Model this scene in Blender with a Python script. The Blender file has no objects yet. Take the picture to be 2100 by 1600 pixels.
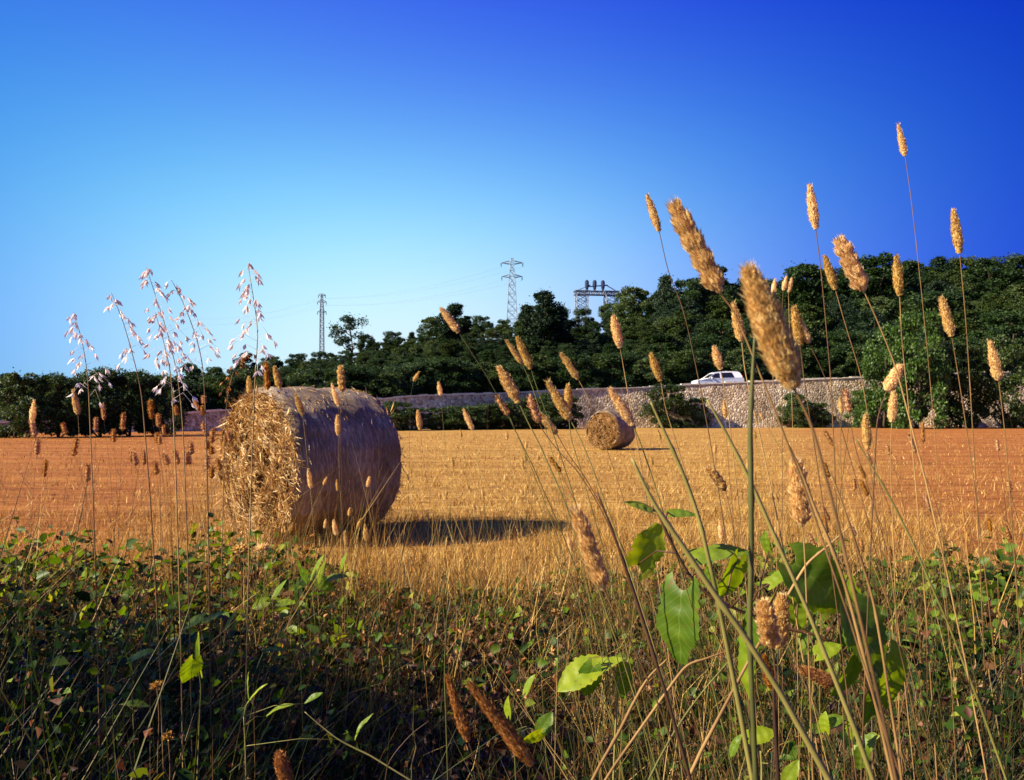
import bpy, math, random
import numpy as np
from mathutils import Vector, Matrix
random.seed(7); rng = np.random.default_rng(11)
SC = bpy.context.scene
COL = SC.collection
F = 1800.0; CX = 1050.0; HY = 848.0; EYE = 1.1
R = math.radians

def at(x, y, D):
    """world point seen at photo coordinate (x, y) at distance D"""
    return Vector(((x - CX) / F * D, D, EYE + (HY - y) / F * D))

# ------------------------------------------------------------------ materials
def new_mat(name):
    m = bpy.data.materials.new(name); m.use_nodes = True
    nt = m.node_tree; nt.nodes.clear()
    out = nt.nodes.new('ShaderNodeOutputMaterial')
    return m, nt, out

def node(nt, t, **kw):
    n = nt.nodes.new(t)
    for k, v in kw.items(): setattr(n, k, v)
    return n

def ramp(nt, stops, interp='LINEAR'):
    r = nt.nodes.new('ShaderNodeValToRGB'); cr = r.color_ramp; cr.interpolation = interp
    while len(cr.elements) < len(stops): cr.elements.new(0.5)
    for e, (p, c) in zip(cr.elements, stops):
        e.position = p; e.color = (c[0], c[1], c[2], 1)
    return r

def leaf_mat(name, stops, rough=0.45, trans=0.35, tcol=(1.5, 1.5, 0.5), spec=0.4, noise=None, per='island'):
    m, nt, out = new_mat(name); L = nt.links.new
    if per == 'island':
        g = node(nt, 'ShaderNodeNewGeometry'); src = g.outputs['Random Per Island']
    else:
        g = node(nt, 'ShaderNodeObjectInfo'); src = g.outputs['Random']
    if noise:
        tc = node(nt, 'ShaderNodeTexCoord'); nz = node(nt, 'ShaderNodeTexNoise')
        nz.inputs['Scale'].default_value = noise; nz.inputs['Detail'].default_value = 3
        L(tc.outputs['Object'], nz.inputs['Vector'])
        mx = node(nt, 'ShaderNodeMath', operation='MULTIPLY_ADD'); L(nz.outputs['Fac'], mx.inputs[0]); mx.inputs[1].default_value = 0.9
        sb = node(nt, 'ShaderNodeMath', operation='MULTIPLY_ADD'); L(src, sb.inputs[0]); sb.inputs[1].default_value = 0.5; sb.inputs[2].default_value = -0.2
        L(sb.outputs[0], mx.inputs[2]); src = mx.outputs[0]
    r = ramp(nt, stops); L(src, r.inputs['Fac'])
    p = node(nt, 'ShaderNodeBsdfPrincipled'); p.inputs['Roughness'].default_value = rough
    p.inputs['Specular IOR Level'].default_value = spec
    L(r.outputs['Color'], p.inputs['Base Color'])
    t = node(nt, 'ShaderNodeBsdfTranslucent')
    mul = node(nt, 'ShaderNodeMix', data_type='RGBA', blend_type='MULTIPLY'); mul.inputs['Factor'].default_value = 1
    L(r.outputs['Color'], mul.inputs['A']); mul.inputs['B'].default_value = (*tcol, 1)
    L(mul.outputs['Result'], t.inputs['Color'])
    ms = node(nt, 'ShaderNodeMixShader'); ms.inputs['Fac'].default_value = trans
    L(p.outputs[0], ms.inputs[1]); L(t.outputs[0], ms.inputs[2]); L(ms.outputs[0], out.inputs['Surface'])
    return m

def plain_mat(name, a, b=None, scale=8.0, rough=0.7, spec=0.3, metal=0.0, bump=0.0, bscale=None):
    m, nt, out = new_mat(name); L = nt.links.new
    p = node(nt, 'ShaderNodeBsdfPrincipled'); p.inputs['Roughness'].default_value = rough
    p.inputs['Metallic'].default_value = metal; p.inputs['Specular IOR Level'].default_value = spec
    tc = node(nt, 'ShaderNodeTexCoord')
    nz = node(nt, 'ShaderNodeTexNoise'); nz.inputs['Scale'].default_value = scale; nz.inputs['Detail'].default_value = 5
    L(tc.outputs['Object'], nz.inputs['Vector'])
    r = ramp(nt, [(0.3, a), (0.7, b or a)]); L(nz.outputs['Fac'], r.inputs['Fac']); L(r.outputs['Color'], p.inputs['Base Color'])
    if bump:
        bp = node(nt, 'ShaderNodeBump'); bp.inputs['Strength'].default_value = bump
        n2 = node(nt, 'ShaderNodeTexNoise'); n2.inputs['Scale'].default_value = bscale or scale * 4; n2.inputs['Detail'].default_value = 6
        L(tc.outputs['Object'], n2.inputs['Vector']); L(n2.outputs['Fac'], bp.inputs['Height']); L(bp.outputs[0], p.inputs['Normal'])
    L(p.outputs[0], out.inputs['Surface'])
    return m

M = {}
M['tree_leaf'] = leaf_mat('dark_tree_foliage', [(0, (.008, .022, .007)), (.45, (.018, .045, .010)), (.8, (.035, .072, .014)), (1, (.065, .10, .018))], rough=.55, trans=.22, spec=.22)
M['tree_leaf_olive'] = leaf_mat('olive_tree_foliage', [(0, (.014, .032, .007)), (.5, (.036, .068, .012)), (1, (.09, .115, .020))], rough=.55, trans=.22, spec=.22)
M['tree_leaf_blue'] = leaf_mat('bluish_tree_foliage', [(0, (.008, .020, .010)), (.6, (.016, .038, .016)), (1, (.035, .065, .022))], rough=.55, trans=.2, spec=.22)
M['shrub_leaf'] = leaf_mat('shrub_foliage', [(0, (.012, .028, .006)), (.5, (.032, .065, .010)), (1, (.08, .115, .016))], rough=.5, trans=.25)
M['bright_shrub'] = leaf_mat('fresh_shrub_foliage', [(0, (.02, .05, .008)), (.5, (.045, .10, .014)), (1, (.09, .16, .02))], rough=.45, trans=.3)
M['bark'] = plain_mat('tree_bark', (.05, .035, .025), (.10, .075, .055), 6, .9, .1)
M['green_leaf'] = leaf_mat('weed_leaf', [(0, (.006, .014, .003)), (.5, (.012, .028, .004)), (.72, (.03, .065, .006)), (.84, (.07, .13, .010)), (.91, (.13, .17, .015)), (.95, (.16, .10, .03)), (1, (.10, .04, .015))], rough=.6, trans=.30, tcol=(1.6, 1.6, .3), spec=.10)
M['weed_bright'] = leaf_mat('weed_leaf_painted_sunlit', [(0, (.03, .065, .005)), (.5, (.075, .145, .008)), (.85, (.16, .24, .012)), (1, (.30, .31, .03))], rough=.5, trans=.38, tcol=(1.7, 1.5, .25), spec=.3)  # sunlight on the top weed leaves is put into this brighter green
M['dead_leaf'] = leaf_mat('dead_leaf', [(0, (.03, .010, .005)), (.5, (.09, .03, .011)), (.85, (.20, .08, .03)), (1, (.36, .2, .1))], rough=.6, trans=.25, tcol=(1.4, .9, .5))
M['vine_leaf'] = leaf_mat('vine_leaf', [(.2, (.07, .14, .008)), (.5, (.17, .26, .010)), (.8, (.32, .38, .014))], rough=.45, trans=.45, tcol=(2.0, 1.7, .2), spec=.3, noise=22, per='object')
def vary(m, lo=.82, hi=1.15):
    nt = m.node_tree; L = nt.links.new; r = [n for n in nt.nodes if n.type == 'VALTORGB'][0]; oi = node(nt, 'ShaderNodeObjectInfo')
    mr = node(nt, 'ShaderNodeMapRange'); mr.inputs['To Min'].default_value = lo; mr.inputs['To Max'].default_value = hi; L(oi.outputs['Random'], mr.inputs['Value'])
    ms = node(nt, 'ShaderNodeMapRange'); ms.inputs['To Min'].default_value = 1.12; ms.inputs['To Max'].default_value = .82; L(oi.outputs['Random'], ms.inputs['Value'])
    h = node(nt, 'ShaderNodeHueSaturation'); L(r.outputs['Color'], h.inputs['Color']); L(mr.outputs[0], h.inputs['Value']); L(ms.outputs[0], h.inputs['Saturation'])
    for n in nt.nodes:
        if n.type == 'BSDF_PRINCIPLED': L(h.outputs['Color'], n.inputs['Base Color'])
        if n.type == 'MIX' and n.blend_type == 'MULTIPLY': L(h.outputs['Color'], n.inputs['A'])
def add_veins(m):
    nt = m.node_tree; L = nt.links.new; r = [n for n in nt.nodes if n.type == 'VALTORGB'][0]
    tc = node(nt, 'ShaderNodeTexCoord'); sp = node(nt, 'ShaderNodeSeparateXYZ'); L(tc.outputs['Object'], sp.inputs[0])
    def mt(op, a, b=0.0):
        n = node(nt, 'ShaderNodeMath', operation=op)
        for i, q in enumerate((a, b)):
            if isinstance(q, (int, float)): n.inputs[i].default_value = q
            else: L(q, n.inputs[i])
        return n.outputs[0]
    ax = mt('ABSOLUTE', sp.outputs['X']); mid = mt('LESS_THAN', ax, .0007)
    fr = mt('FRACT', mt('DIVIDE', mt('SUBTRACT', sp.outputs['Y'], mt('MULTIPLY', ax, .85)), .0085)); lat = mt('LESS_THAN', mt('ABSOLUTE', mt('SUBTRACT', fr, .5)), .045)
    v = mt('MAXIMUM', mid, lat)
    nz = node(nt, 'ShaderNodeTexNoise'); nz.inputs['Scale'].default_value = 120; L(tc.outputs['Object'], nz.inputs['Vector'])
    sprr = ramp(nt, [(.62, (0, 0, 0)), (.68, (1, 1, 1))]); L(nz.outputs['Fac'], sprr.inputs['Fac'])
    mx = node(nt, 'ShaderNodeMix', data_type='RGBA'); L(mt('MULTIPLY', v, .22), mx.inputs['Factor']); L(r.outputs['Color'], mx.inputs['A']); mx.inputs['B'].default_value = (.34, .40, .10, 1)
    m2 = node(nt, 'ShaderNodeMix', data_type='RGBA'); L(mt('MULTIPLY', sprr.outputs['Color'], .6), m2.inputs['Factor']); L(mx.outputs['Result'], m2.inputs['A']); m2.inputs['B'].default_value = (.16, .09, .03, 1)
    for n in nt.nodes:
        if n.type == 'BSDF_PRINCIPLED': L(m2.outputs['Result'], n.inputs['Base Color'])
        if n.type == 'MIX' and n.blend_type == 'MULTIPLY': L(m2.outputs['Result'], n.inputs['A'])
add_veins(M['vine_leaf'])
M['green_stem'] = leaf_mat('green_stem', [(.25, (.055, .060, .010)), (.5, (.13, .125, .022)), (.75, (.26, .22, .055))], rough=.6, trans=.04, noise=14, per='object')
M['dry_stem'] = leaf_mat('dry_stem', [(.25, (.10, .05, .016)), (.5, (.22, .12, .035)), (.75, (.42, .26, .085))], rough=.7, trans=.05, tcol=(1.3, .9, .4), noise=14, per='object')
M['brown_stem'] = leaf_mat('brown_stem', [(.2, (.035, .015, .007)), (.5, (.08, .036, .014)), (.8, (.18, .085, .03))], rough=.6, trans=.1, tcol=(1.3, .9, .4), noise=14, per='object')
M['seed'] = leaf_mat('seed_head', [(0, (.54, .32, .10)), (.35, (.76, .52, .18)), (.75, (.86, .66, .27)), (1, (.93, .80, .44))], rough=.6, trans=.5, tcol=(1.1, 1.0, .8), spec=.2)
M['seed_brown'] = leaf_mat('brown_seed_head', [(0, (.26, .10, .025)), (.5, (.50, .24, .065)), (1, (.68, .38, .12))], rough=.6, trans=.32, tcol=(1.2, .9, .5), spec=.2)
M['oat'] = leaf_mat('oat_spikelet', [(0, (.78, .60, .55)), (.45, (.90, .82, .79)), (1, (.94, .92, .90))], rough=.5, trans=.5, tcol=(1.1, 1.0, .95), spec=.3)
M['dry_grass'] = leaf_mat('dry_grass', [(0, (.14, .058, .015)), (.4, (.35, .185, .04)), (.75, (.57, .35, .08)), (1, (.76, .55, .20))], rough=.6, trans=.25, tcol=(1.2, .9, .4), spec=.2)
M['green_grass'] = leaf_mat('green_grass', [(0, (.010, .020, .004)), (.5, (.022, .038, .006)), (.8, (.06, .075, .012)), (1, (.16, .12, .03))], rough=.5, trans=.3, tcol=(1.4, 1.4, .4))
M['loose_grass'] = leaf_mat('half_dry_grass', [(0, (.035, .04, .008)), (.5, (.10, .085, .018)), (.8, (.24, .15, .04)), (1, (.42, .28, .09))], rough=.6, trans=.2, tcol=(1.3, 1.1, .4), spec=.2)
M['straw'] = leaf_mat('bale_straw', [(.15, (.20, .085, .022)), (.4, (.46, .25, .075)), (.65, (.74, .52, .22)), (.9, (.92, .80, .54))], rough=.6, trans=.12, tcol=(1.1, .9, .5), spec=.2, noise=5)
M['tower'] = plain_mat('galvanised_steel', (.16, .19, .25), (.24, .28, .34), 3, .55, .4, .3)
M['insulator'] = plain_mat('dark_ceramic', (.02, .03, .06), (.03, .04, .08), 3, .4, .5)
M['paint'] = plain_mat('white_car_paint', (.78, .78, .80), (.82, .82, .83), 2, .25, .5)
M['glass'] = plain_mat('tinted_glass', (.010, .012, .015), (.015, .017, .02), 2, .08, .6)
M['rubber'] = plain_mat('tyre_rubber', (.02, .02, .02), (.03, .03, .03), 4, .85, .2)
M['alloy'] = plain_mat('wheel_alloy', (.5, .5, .52), (.6, .6, .62), 4, .3, .5, .8)
M['lamp_red'] = plain_mat('red_lamp', (.35, .01, .01), (.4, .02, .02), 4, .2, .5)
M['lamp_clear'] = plain_mat('clear_lamp', (.6, .62, .65), (.7, .72, .75), 4, .12, .6)
M['trim'] = plain_mat('black_trim', (.02, .02, .02), (.03, .03, .03), 4, .6, .3)
M['asphalt'] = plain_mat('asphalt', (.045, .045, .048), (.07, .068, .065), 5, .9, .2, bump=.2, bscale=60)
M['soil'] = plain_mat('dark_soil', (.012, .007, .004), (.035, .017, .008), 4, .95, .05, bump=.8, bscale=25)
M['hill'] = plain_mat('hillside_scrub', (.006, .012, .003), (.016, .026, .006), .5, .95, .05, bump=.8, bscale=2)

def field_mat():
    m, nt, out = new_mat('stubble_field'); L = nt.links.new
    g = node(nt, 'ShaderNodeNewGeometry')
    p = node(nt, 'ShaderNodeBsdfPrincipled'); p.inputs['Roughness'].default_value = .9; p.inputs['Specular IOR Level'].default_value = .1
    def noise(sx, sy, sc, det=5, rough=.55):
        mp = node(nt, 'ShaderNodeMapping'); mp.inputs['Scale'].default_value = (sx, sy, 1)
        L(g.outputs['Position'], mp.inputs['Vector'])
        n = node(nt, 'ShaderNodeTexNoise'); n.inputs['Scale'].default_value = sc; n.inputs['Detail'].default_value = det; n.inputs['Roughness'].default_value = rough
        L(mp.outputs[0], n.inputs['Vector']); return n.outputs['Fac']
    rows = noise(.11, 1.0, .9, 6, .7)
    fine = noise(.5, 1.4, 5.0, 8, .75)
    big = noise(.5, .9, .11, 3)
    a = node(nt, 'ShaderNodeMath', operation='MULTIPLY_ADD'); L(rows, a.inputs[0]); a.inputs[1].default_value = .55
    b = node(nt, 'ShaderNodeMath', operation='MULTIPLY_ADD'); L(fine, b.inputs[0]); b.inputs[1].default_value = 1.05; b.inputs[2].default_value = -.325
    L(b.outputs[0], a.inputs[2])
    r = ramp(nt, [(.25, (.15, .062, .015)), (.42, (.36, .185, .041)), (.56, (.53, .31, .069)), (.75, (.74, .51, .17))]); L(a.outputs[0], r.inputs['Fac'])
    soil = ramp(nt, [(.25, (.14, .028, .007)), (.5, (.36, .095, .020)), (.75, (.55, .19, .045))]); L(a.outputs[0], soil.inputs['Fac'])
    # red bare soil on the two flanks and along the foot of the wall
    sx = node(nt, 'ShaderNodeSeparateXYZ'); L(g.outputs['Position'], sx.inputs[0])
    dv = node(nt, 'ShaderNodeMath', operation='DIVIDE'); ad = node(nt, 'ShaderNodeMath', operation='ADD'); ad.inputs[1].default_value = 2
    L(sx.outputs['Y'], ad.inputs[0]); L(sx.outputs['X'], dv.inputs[0]); L(ad.outputs[0], dv.inputs[1])
    sh = node(nt, 'ShaderNodeMath', operation='ADD'); sh.inputs[1].default_value = -.03; L(dv.outputs[0], sh.inputs[0])
    ab = node(nt, 'ShaderNodeMath', operation='ABSOLUTE'); L(sh.outputs[0], ab.inputs[0])
    wob = node(nt, 'ShaderNodeMath', operation='MULTIPLY_ADD'); L(big, wob.inputs[0]); wob.inputs[1].default_value = .22; L(ab.outputs[0], wob.inputs[2])
    mr = node(nt, 'ShaderNodeMapRange'); mr.inputs['From Min'].default_value = .34; mr.inputs['From Max'].default_value = .50; mr.inputs['To Max'].default_value = .68
    L(wob.outputs[0], mr.inputs['Value'])
    mx = node(nt, 'ShaderNodeMix', data_type='RGBA'); L(mr.outputs[0], mx.inputs['Factor']); L(r.outputs['Color'], mx.inputs['A']); L(soil.outputs['Color'], mx.inputs['B'])
    L(mx.outputs['Result'], p.inputs['Base Color'])
    bp = node(nt, 'ShaderNodeBump'); bp.inputs['Strength'].default_value = .9; bp.inputs['Distance'].default_value = .08; L(a.outputs[0], bp.inputs['Height']); L(bp.outputs[0], p.inputs['Normal'])
    L(p.outputs[0], out.inputs['Surface']); return m
M['field'] = field_mat(); vary(M['seed']); vary(M['seed_brown'])
for q in ('tree_leaf', 'tree_leaf_olive', 'tree_leaf_blue', 'shrub_leaf'): vary(M[q], .6, 1.55)

def stone_mat():
    m, nt, out = new_mat('rubble_stone'); L = nt.links.new
    tc = node(nt, 'ShaderNodeTexCoord')
    p = node(nt, 'ShaderNodeBsdfPrincipled'); p.inputs['Roughness'].default_value = .9; p.inputs['Specular IOR Level'].default_value = .1
    v = node(nt, 'ShaderNodeTexVoronoi'); v.inputs['Scale'].default_value = 5.2; L(tc.outputs['Object'], v.inputs['Vector'])
    ve = node(nt, 'ShaderNodeTexVoronoi', feature='DISTANCE_TO_EDGE'); ve.inputs['Scale'].default_value = 5.2; L(tc.outputs['Object'], ve.inputs['Vector'])
    sx = node(nt, 'ShaderNodeSeparateColor'); L(v.outputs['Color'], sx.inputs[0])
    r = ramp(nt, [(0, (.30, .225, .135)), (.35, (.50, .405, .265)), (.7, (.65, .555, .39)), (1, (.76, .68, .50))]); L(sx.outputs[0], r.inputs['Fac'])
    jr = ramp(nt, [(0, (.5, .45, .4)), (.05, (1, 1, 1))]); L(ve.outputs['Distance'], jr.inputs['Fac'])
    nz = node(nt, 'ShaderNodeTexNoise'); nz.inputs['Scale'].default_value = .35; nz.inputs['Detail'].default_value = 6; L(tc.outputs['Object'], nz.inputs['Vector'])
    nr = ramp(nt, [(.35, (.68, .64, .6)), (.62, (1.12, 1.08, 1.05))]); L(nz.outputs['Fac'], nr.inputs['Fac'])
    m1 = node(nt, 'ShaderNodeMix', data_type='RGBA', blend_type='MULTIPLY'); m1.inputs['Factor'].default_value = 1; L(r.outputs[0], m1.inputs['A']); L(jr.outputs[0], m1.inputs['B'])
    m2 = node(nt, 'ShaderNodeMix', data_type='RGBA', blend_type='MULTIPLY'); m2.inputs['Factor'].default_value = 1; L(m1.outputs['Result'], m2.inputs['A']); L(nr.outputs[0], m2.inputs['B'])
    L(m2.outputs['Result'], p.inputs['Base Color'])
    bp = node(nt, 'ShaderNodeBump'); bp.inputs['Strength'].default_value = 1; bp.inputs['Distance'].default_value = .12; L(ve.outputs['Distance'], bp.inputs['Height']); L(bp.outputs[0], p.inputs['Normal'])
    L(p.outputs[0], out.inputs['Surface']); return m
M['stone'] = stone_mat()
M['coping'] = plain_mat('stone_coping', (.54, .48, .36), (.78, .71, .56), 1.2, .85, .1, bump=.5)

def wrap_mat():
    m, nt, out = new_mat('net_wrapped_straw'); L = nt.links.new
    tc = node(nt, 'ShaderNodeTexCoord')
    p = node(nt, 'ShaderNodeBsdfPrincipled'); p.inputs['Roughness'].default_value = .7; p.inputs['Specular IOR Level'].default_value = .25
    mp = node(nt, 'ShaderNodeMapping'); mp.inputs['Scale'].default_value = (6, 1, 1); L(tc.outputs['Object'], mp.inputs['Vector'])
    n1 = node(nt, 'ShaderNodeTexNoise'); n1.inputs['Scale'].default_value = 9; n1.inputs['Detail'].default_value = 8; n1.inputs['Roughness'].default_value = .7; L(mp.outputs[0], n1.inputs['Vector'])
    n2 = node(nt, 'ShaderNodeTexNoise'); n2.inputs['Scale'].default_value = 2.2; n2.inputs['Detail'].default_value = 6; L(tc.outputs['Object'], n2.inputs['Vector'])
    a = node(nt, 'ShaderNodeMath', operation='MULTIPLY_ADD'); a.inputs[1].default_value = .6; L(n1.outputs['Fac'], a.inputs[0])
    b = node(nt, 'ShaderNodeMath', operation='MULTIPLY'); b.inputs[1].default_value = .4; L(n2.outputs['Fac'], b.inputs[0]); L(b.outputs[0], a.inputs[2])
    r = ramp(nt, [(.32, (.09, .06, .028)), (.5, (.21, .148, .080)), (.68, (.50, .40, .27))]); L(a.outputs[0], r.inputs['Fac']); L(r.outputs[0], p.inputs['Base Color'])
    bp = node(nt, 'ShaderNodeBump'); bp.inputs['Strength'].default_value = .6; bp.inputs['Distance'].default_value = .03; L(a.outputs[0], bp.inputs['Height']); L(bp.outputs[0], p.inputs['Normal'])
    L(p.outputs[0], out.inputs['Surface']); return m
M['wrap'] = wrap_mat()
M['bale_core'] = plain_mat('packed_straw', (.06, .025, .008), (.20, .10, .03), 7, .9, .1, bump=.8, bscale=30)

# ------------------------------------------------------------------ mesh helpers
class MB:
    def __init__(s): s.v = []; s.f = []; s.m = []
    def add(s, vs, fs, mi=0):
        o = len(s.v); s.v.extend([tuple(v) for v in vs]); s.f.extend([tuple(i + o for i in f) for f in fs]); s.m.extend([mi] * len(fs))
    def tube(s, pts, rad, n=6, cap=True, mi=0):
        pts = [Vector(p) for p in pts]; k = len(pts)
        if not hasattr(rad, '__len__'): rad = [rad] * k
        vs = []; fs = []; ref = None
        for i, p in enumerate(pts):
            d = (pts[min(i + 1, k - 1)] - pts[max(i - 1, 0)])
            d = d.normalized() if d.length > 1e-9 else Vector((0, 0, 1))
            if ref is None: ref = Vector((0, 1, 0)) if abs(d.y) < .8 else Vector((1, 0, 0))
            a = d.cross(ref).normalized(); b = d.cross(a)
            ref = -b if False else ref
            for j in range(n):
                t = 2 * math.pi * j / n
                vs.append(p + (a * math.cos(t) + b * math.sin(t)) * rad[i])
        for i in range(k - 1):
            for j in range(n):
                fs.append((i * n + j, i * n + (j + 1) % n, (i + 1) * n + (j + 1) % n, (i + 1) * n + j))
        if cap:
            fs.append(tuple(range(n - 1, -1, -1))); fs.append(tuple(range((k - 1) * n, k * n)))
        s.add(vs, fs, mi)
    def box(s, c, size, rz=0, mi=0):
        x, y, z = [q / 2 for q in size]; cz, sz = math.cos(rz), math.sin(rz)
        vs = []
        for dz in (-z, z):
            for dx, dy in ((-x, -y), (x, -y), (x, y), (-x, y)):
                vs.append((c[0] + dx * cz - dy * sz, c[1] + dx * sz + dy * cz, c[2] + dz))
        s.add(vs, [(3, 2, 1, 0), (4, 5, 6, 7), (0, 1, 5, 4), (1, 2, 6, 5), (2, 3, 7, 6), (3, 0, 4, 7)], mi)
    def mesh(s, name, mats, smooth=False):
        me = bpy.data.meshes.new(name); me.from_pydata(s.v, [], s.f)
        for m in (mats if isinstance(mats, (list, tuple)) else [mats]): me.materials.append(m)
        if any(s.m): me.polygons.foreach_set('material_index', s.m)
        if smooth: me.polygons.foreach_set('use_smooth', [True] * len(me.polygons))
        me.update(); return me

def link(name, me, parent=None, **props):
    o = bpy.data.objects.new(name, me); COL.objects.link(o)
    if parent is not None: o.parent = parent
    for k, v in props.items(): o[k] = v
    return o

def tag(o, label=None, cat=None, group=None, kind=None):
    if label: o['label'] = label
    if cat: o['category'] = cat
    if group: o['group'] = group
    if kind: o['kind'] = kind
    return o

def thing(name, label, cat, loc=(0, 0, 0), rz=0, group=None):
    o = bpy.data.objects.new(name, None); COL.objects.link(o); o.empty_display_size = .1
    o.location = loc; o.rotation_euler = (0, 0, rz)
    return tag(o, label, cat, group)

def np_mesh(name, V, loops, nper, mat, smooth=False):
    """V (n,3); loops flat vertex indices; nper (faces,) loop counts"""
    me = bpy.data.meshes.new(name); me.vertices.add(len(V)); me.vertices.foreach_set('co', np.asarray(V, np.float32).ravel())
    me.loops.add(len(loops)); me.loops.foreach_set('vertex_index', np.asarray(loops, np.int32))
    nper = np.asarray(nper, np.int32); st = np.concatenate([[0], np.cumsum(nper)[:-1]]).astype(np.int32)
    me.polygons.add(len(nper)); me.polygons.foreach_set('loop_start', st)
    for m in (mat if isinstance(mat, (list, tuple)) else [mat]): me.materials.append(m)
    me.update(calc_edges=True); me.validate(); return me

def unit(a): return a / np.maximum(np.linalg.norm(a, axis=1, keepdims=True), 1e-9)

def leaf_cloud(P, T, N, l, w, fold=.25, rnd=False):
    """folded diamond leaves: base P, tip direction T, normal N"""
    T = unit(T); S = unit(np.cross(T, N)); N = np.cross(S, T); n = len(P)
    l = np.asarray(l).reshape(-1, 1) * np.ones((n, 1)); w = np.asarray(w).reshape(-1, 1) * np.ones((n, 1))
    if rnd:
        p1 = P + T * l * .28; p2 = P + T * l * .66 - N * l * .03; tip = P + T * l - N * l * .14
        V = np.stack([P, p1 + S * w * .5 + N * w * fold, p2 + S * w * .42 + N * w * fold * .8, tip, p2 - S * w * .42 + N * w * fold * .8, p1 - S * w * .5 + N * w * fold], 1).reshape(-1, 3)
        i = np.arange(n)[:, None] * 6
        return V, (i + np.array([[0, 1, 2, 3, 0, 3, 4, 5]])).ravel(), np.full(n * 2, 4)
    base = P; mid = P + T * l * .45
    a = mid + S * w * .5 + N * w * fold; b = mid - S * w * .5 + N * w * fold; tip = P + T * l - N * l * .12
    V = np.stack([base, a, tip, b], 1).reshape(-1, 3)
    i = np.arange(n)[:, None] * 4
    loops = (i + np.array([[0, 1, 2, 0, 2, 3]])).ravel(); return V, loops, np.full(n * 2, 3)

def blades(P, D, h, w, bend):
    """tapered blades rooted at P, direction D (unit), height h, width w, bend vector"""
    n = len(P); D = unit(D); h = np.asarray(h).reshape(-1, 1); w = np.asarray(w).reshape(-1, 1)
    th = rng.uniform(0, 2 * np.pi, n); S = np.stack([np.cos(th), np.sin(th), np.zeros(n)], 1)
    m = P + D * h * .55 + bend * h * .15; t = P + D * h + bend * h * .55
    V = np.stack([P - S * w / 2, P + S * w / 2, m + S * w * .4, m - S * w * .4, t], 1).reshape(-1, 3)
    i = np.arange(n)[:, None] * 5
    loops = (i + np.array([[0, 1, 2, 3, 3, 2, 4]])).ravel(); nper = np.tile([4, 3], n)
    return V, loops, nper

def merge(parts):
    Vs, Ls, Ns = [], [], []; o = 0
    for V, Lp, Np in parts:
        Vs.append(V); Ls.append(Lp + o); Ns.append(Np); o += len(V)
    return np.concatenate(Vs), np.concatenate(Ls), np.concatenate(Ns)

def rand_dir(n):
    return unit(rng.normal(size=(n, 3)))

def vnoise(x, y, s=1.0, seed=0):
    return (np.sin(x * 1.7 * s + seed) * np.cos(y * 1.3 * s - seed * .7) + .5 * np.sin(x * 3.9 * s - y * 2.3 * s + seed * 1.9) + .3 * np.sin(x * 7.1 * s + y * 8.3 * s + seed * .3)) / 1.8

# ------------------------------------------------------------------ setting: field, verge, road, hill
WX = [-35, -28, -20, -6.7, 9.4, 31, 60, 100]
WY = [46, 50, 54.5, 62, 67.5, 70, 72, 74]
WXX = [WX[0] - 20] + WX + [WX[-1] + 20]; WYY = [WY[0] - 18] + WY + [WY[-1] + 2]
TPX = [-1200, 250, 440, 760, 850, 1000, 1200, 1320, 1420, 1560, 1750, 1900, 2350, 3100]
TPY = [905, 856, 841, 819, 810, 806, 797, 793, 787, 781, 773, 767, 752, 740]
def wall_xy(t):                       # t = arclength-like parameter by X
    d = np.array([-4.5, -3, -1.5, 0, 1.5, 3, 4.5]); t = np.asarray(t, float)     # smoothed plan of the bending wall
    return np.mean([np.interp(t + q * 1.6, WXX, WYY) for q in d], axis=0)
def wall_top(X):
    Y = wall_xy(X); px = CX + F * X / Y
    return EYE + (HY - np.interp(px, TPX, TPY)) / F * Y

g = MB(); g.add([(-3000, -3000, -.012), (3000, -3000, -.012), (3000, 3000, -.012), (-3000, 3000, -.012)], [(0, 1, 2, 3)])
tag(link('field', g.mesh('field', M['field'])), kind='structure')

def grid_mesh(name, xs, ys, fz, mat, smooth=True):
    X, Y = np.meshgrid(xs, ys); Z = fz(X, Y); V = np.stack([X, Y, Z], -1).reshape(-1, 3)
    nx, ny = len(xs), len(ys); i = (np.arange(ny - 1)[:, None] * nx + np.arange(nx - 1)[None]).reshape(-1, 1)
    loops = (i + np.array([[0, 1, nx + 1, nx]])).ravel()
    me = np_mesh(name, V, loops, np.full((nx - 1) * (ny - 1), 4), mat)
    if smooth: me.polygons.foreach_set('use_smooth', [True] * len(me.polygons))
    return me

def verge_edge(X):                    # far edge (distance) of the weedy verge
    return 5.15 + .25 * np.sin(X * 1.3 + .5) + .12 * np.sin(X * 4.1) - .1 * np.cos(X * 2.2)
def verge_z(X, Y):
    e = np.clip((verge_edge(X) - Y) / .35, 0, 1)
    return -.02 + e * (.035 + .05 * vnoise(X, Y, 1.4, 2) )
me = grid_mesh('verge', np.linspace(-9, 9, 181), np.linspace(-3, 5.8, 111), verge_z, M['soil'])
tag(link('verge', me), kind='structure')

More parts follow.
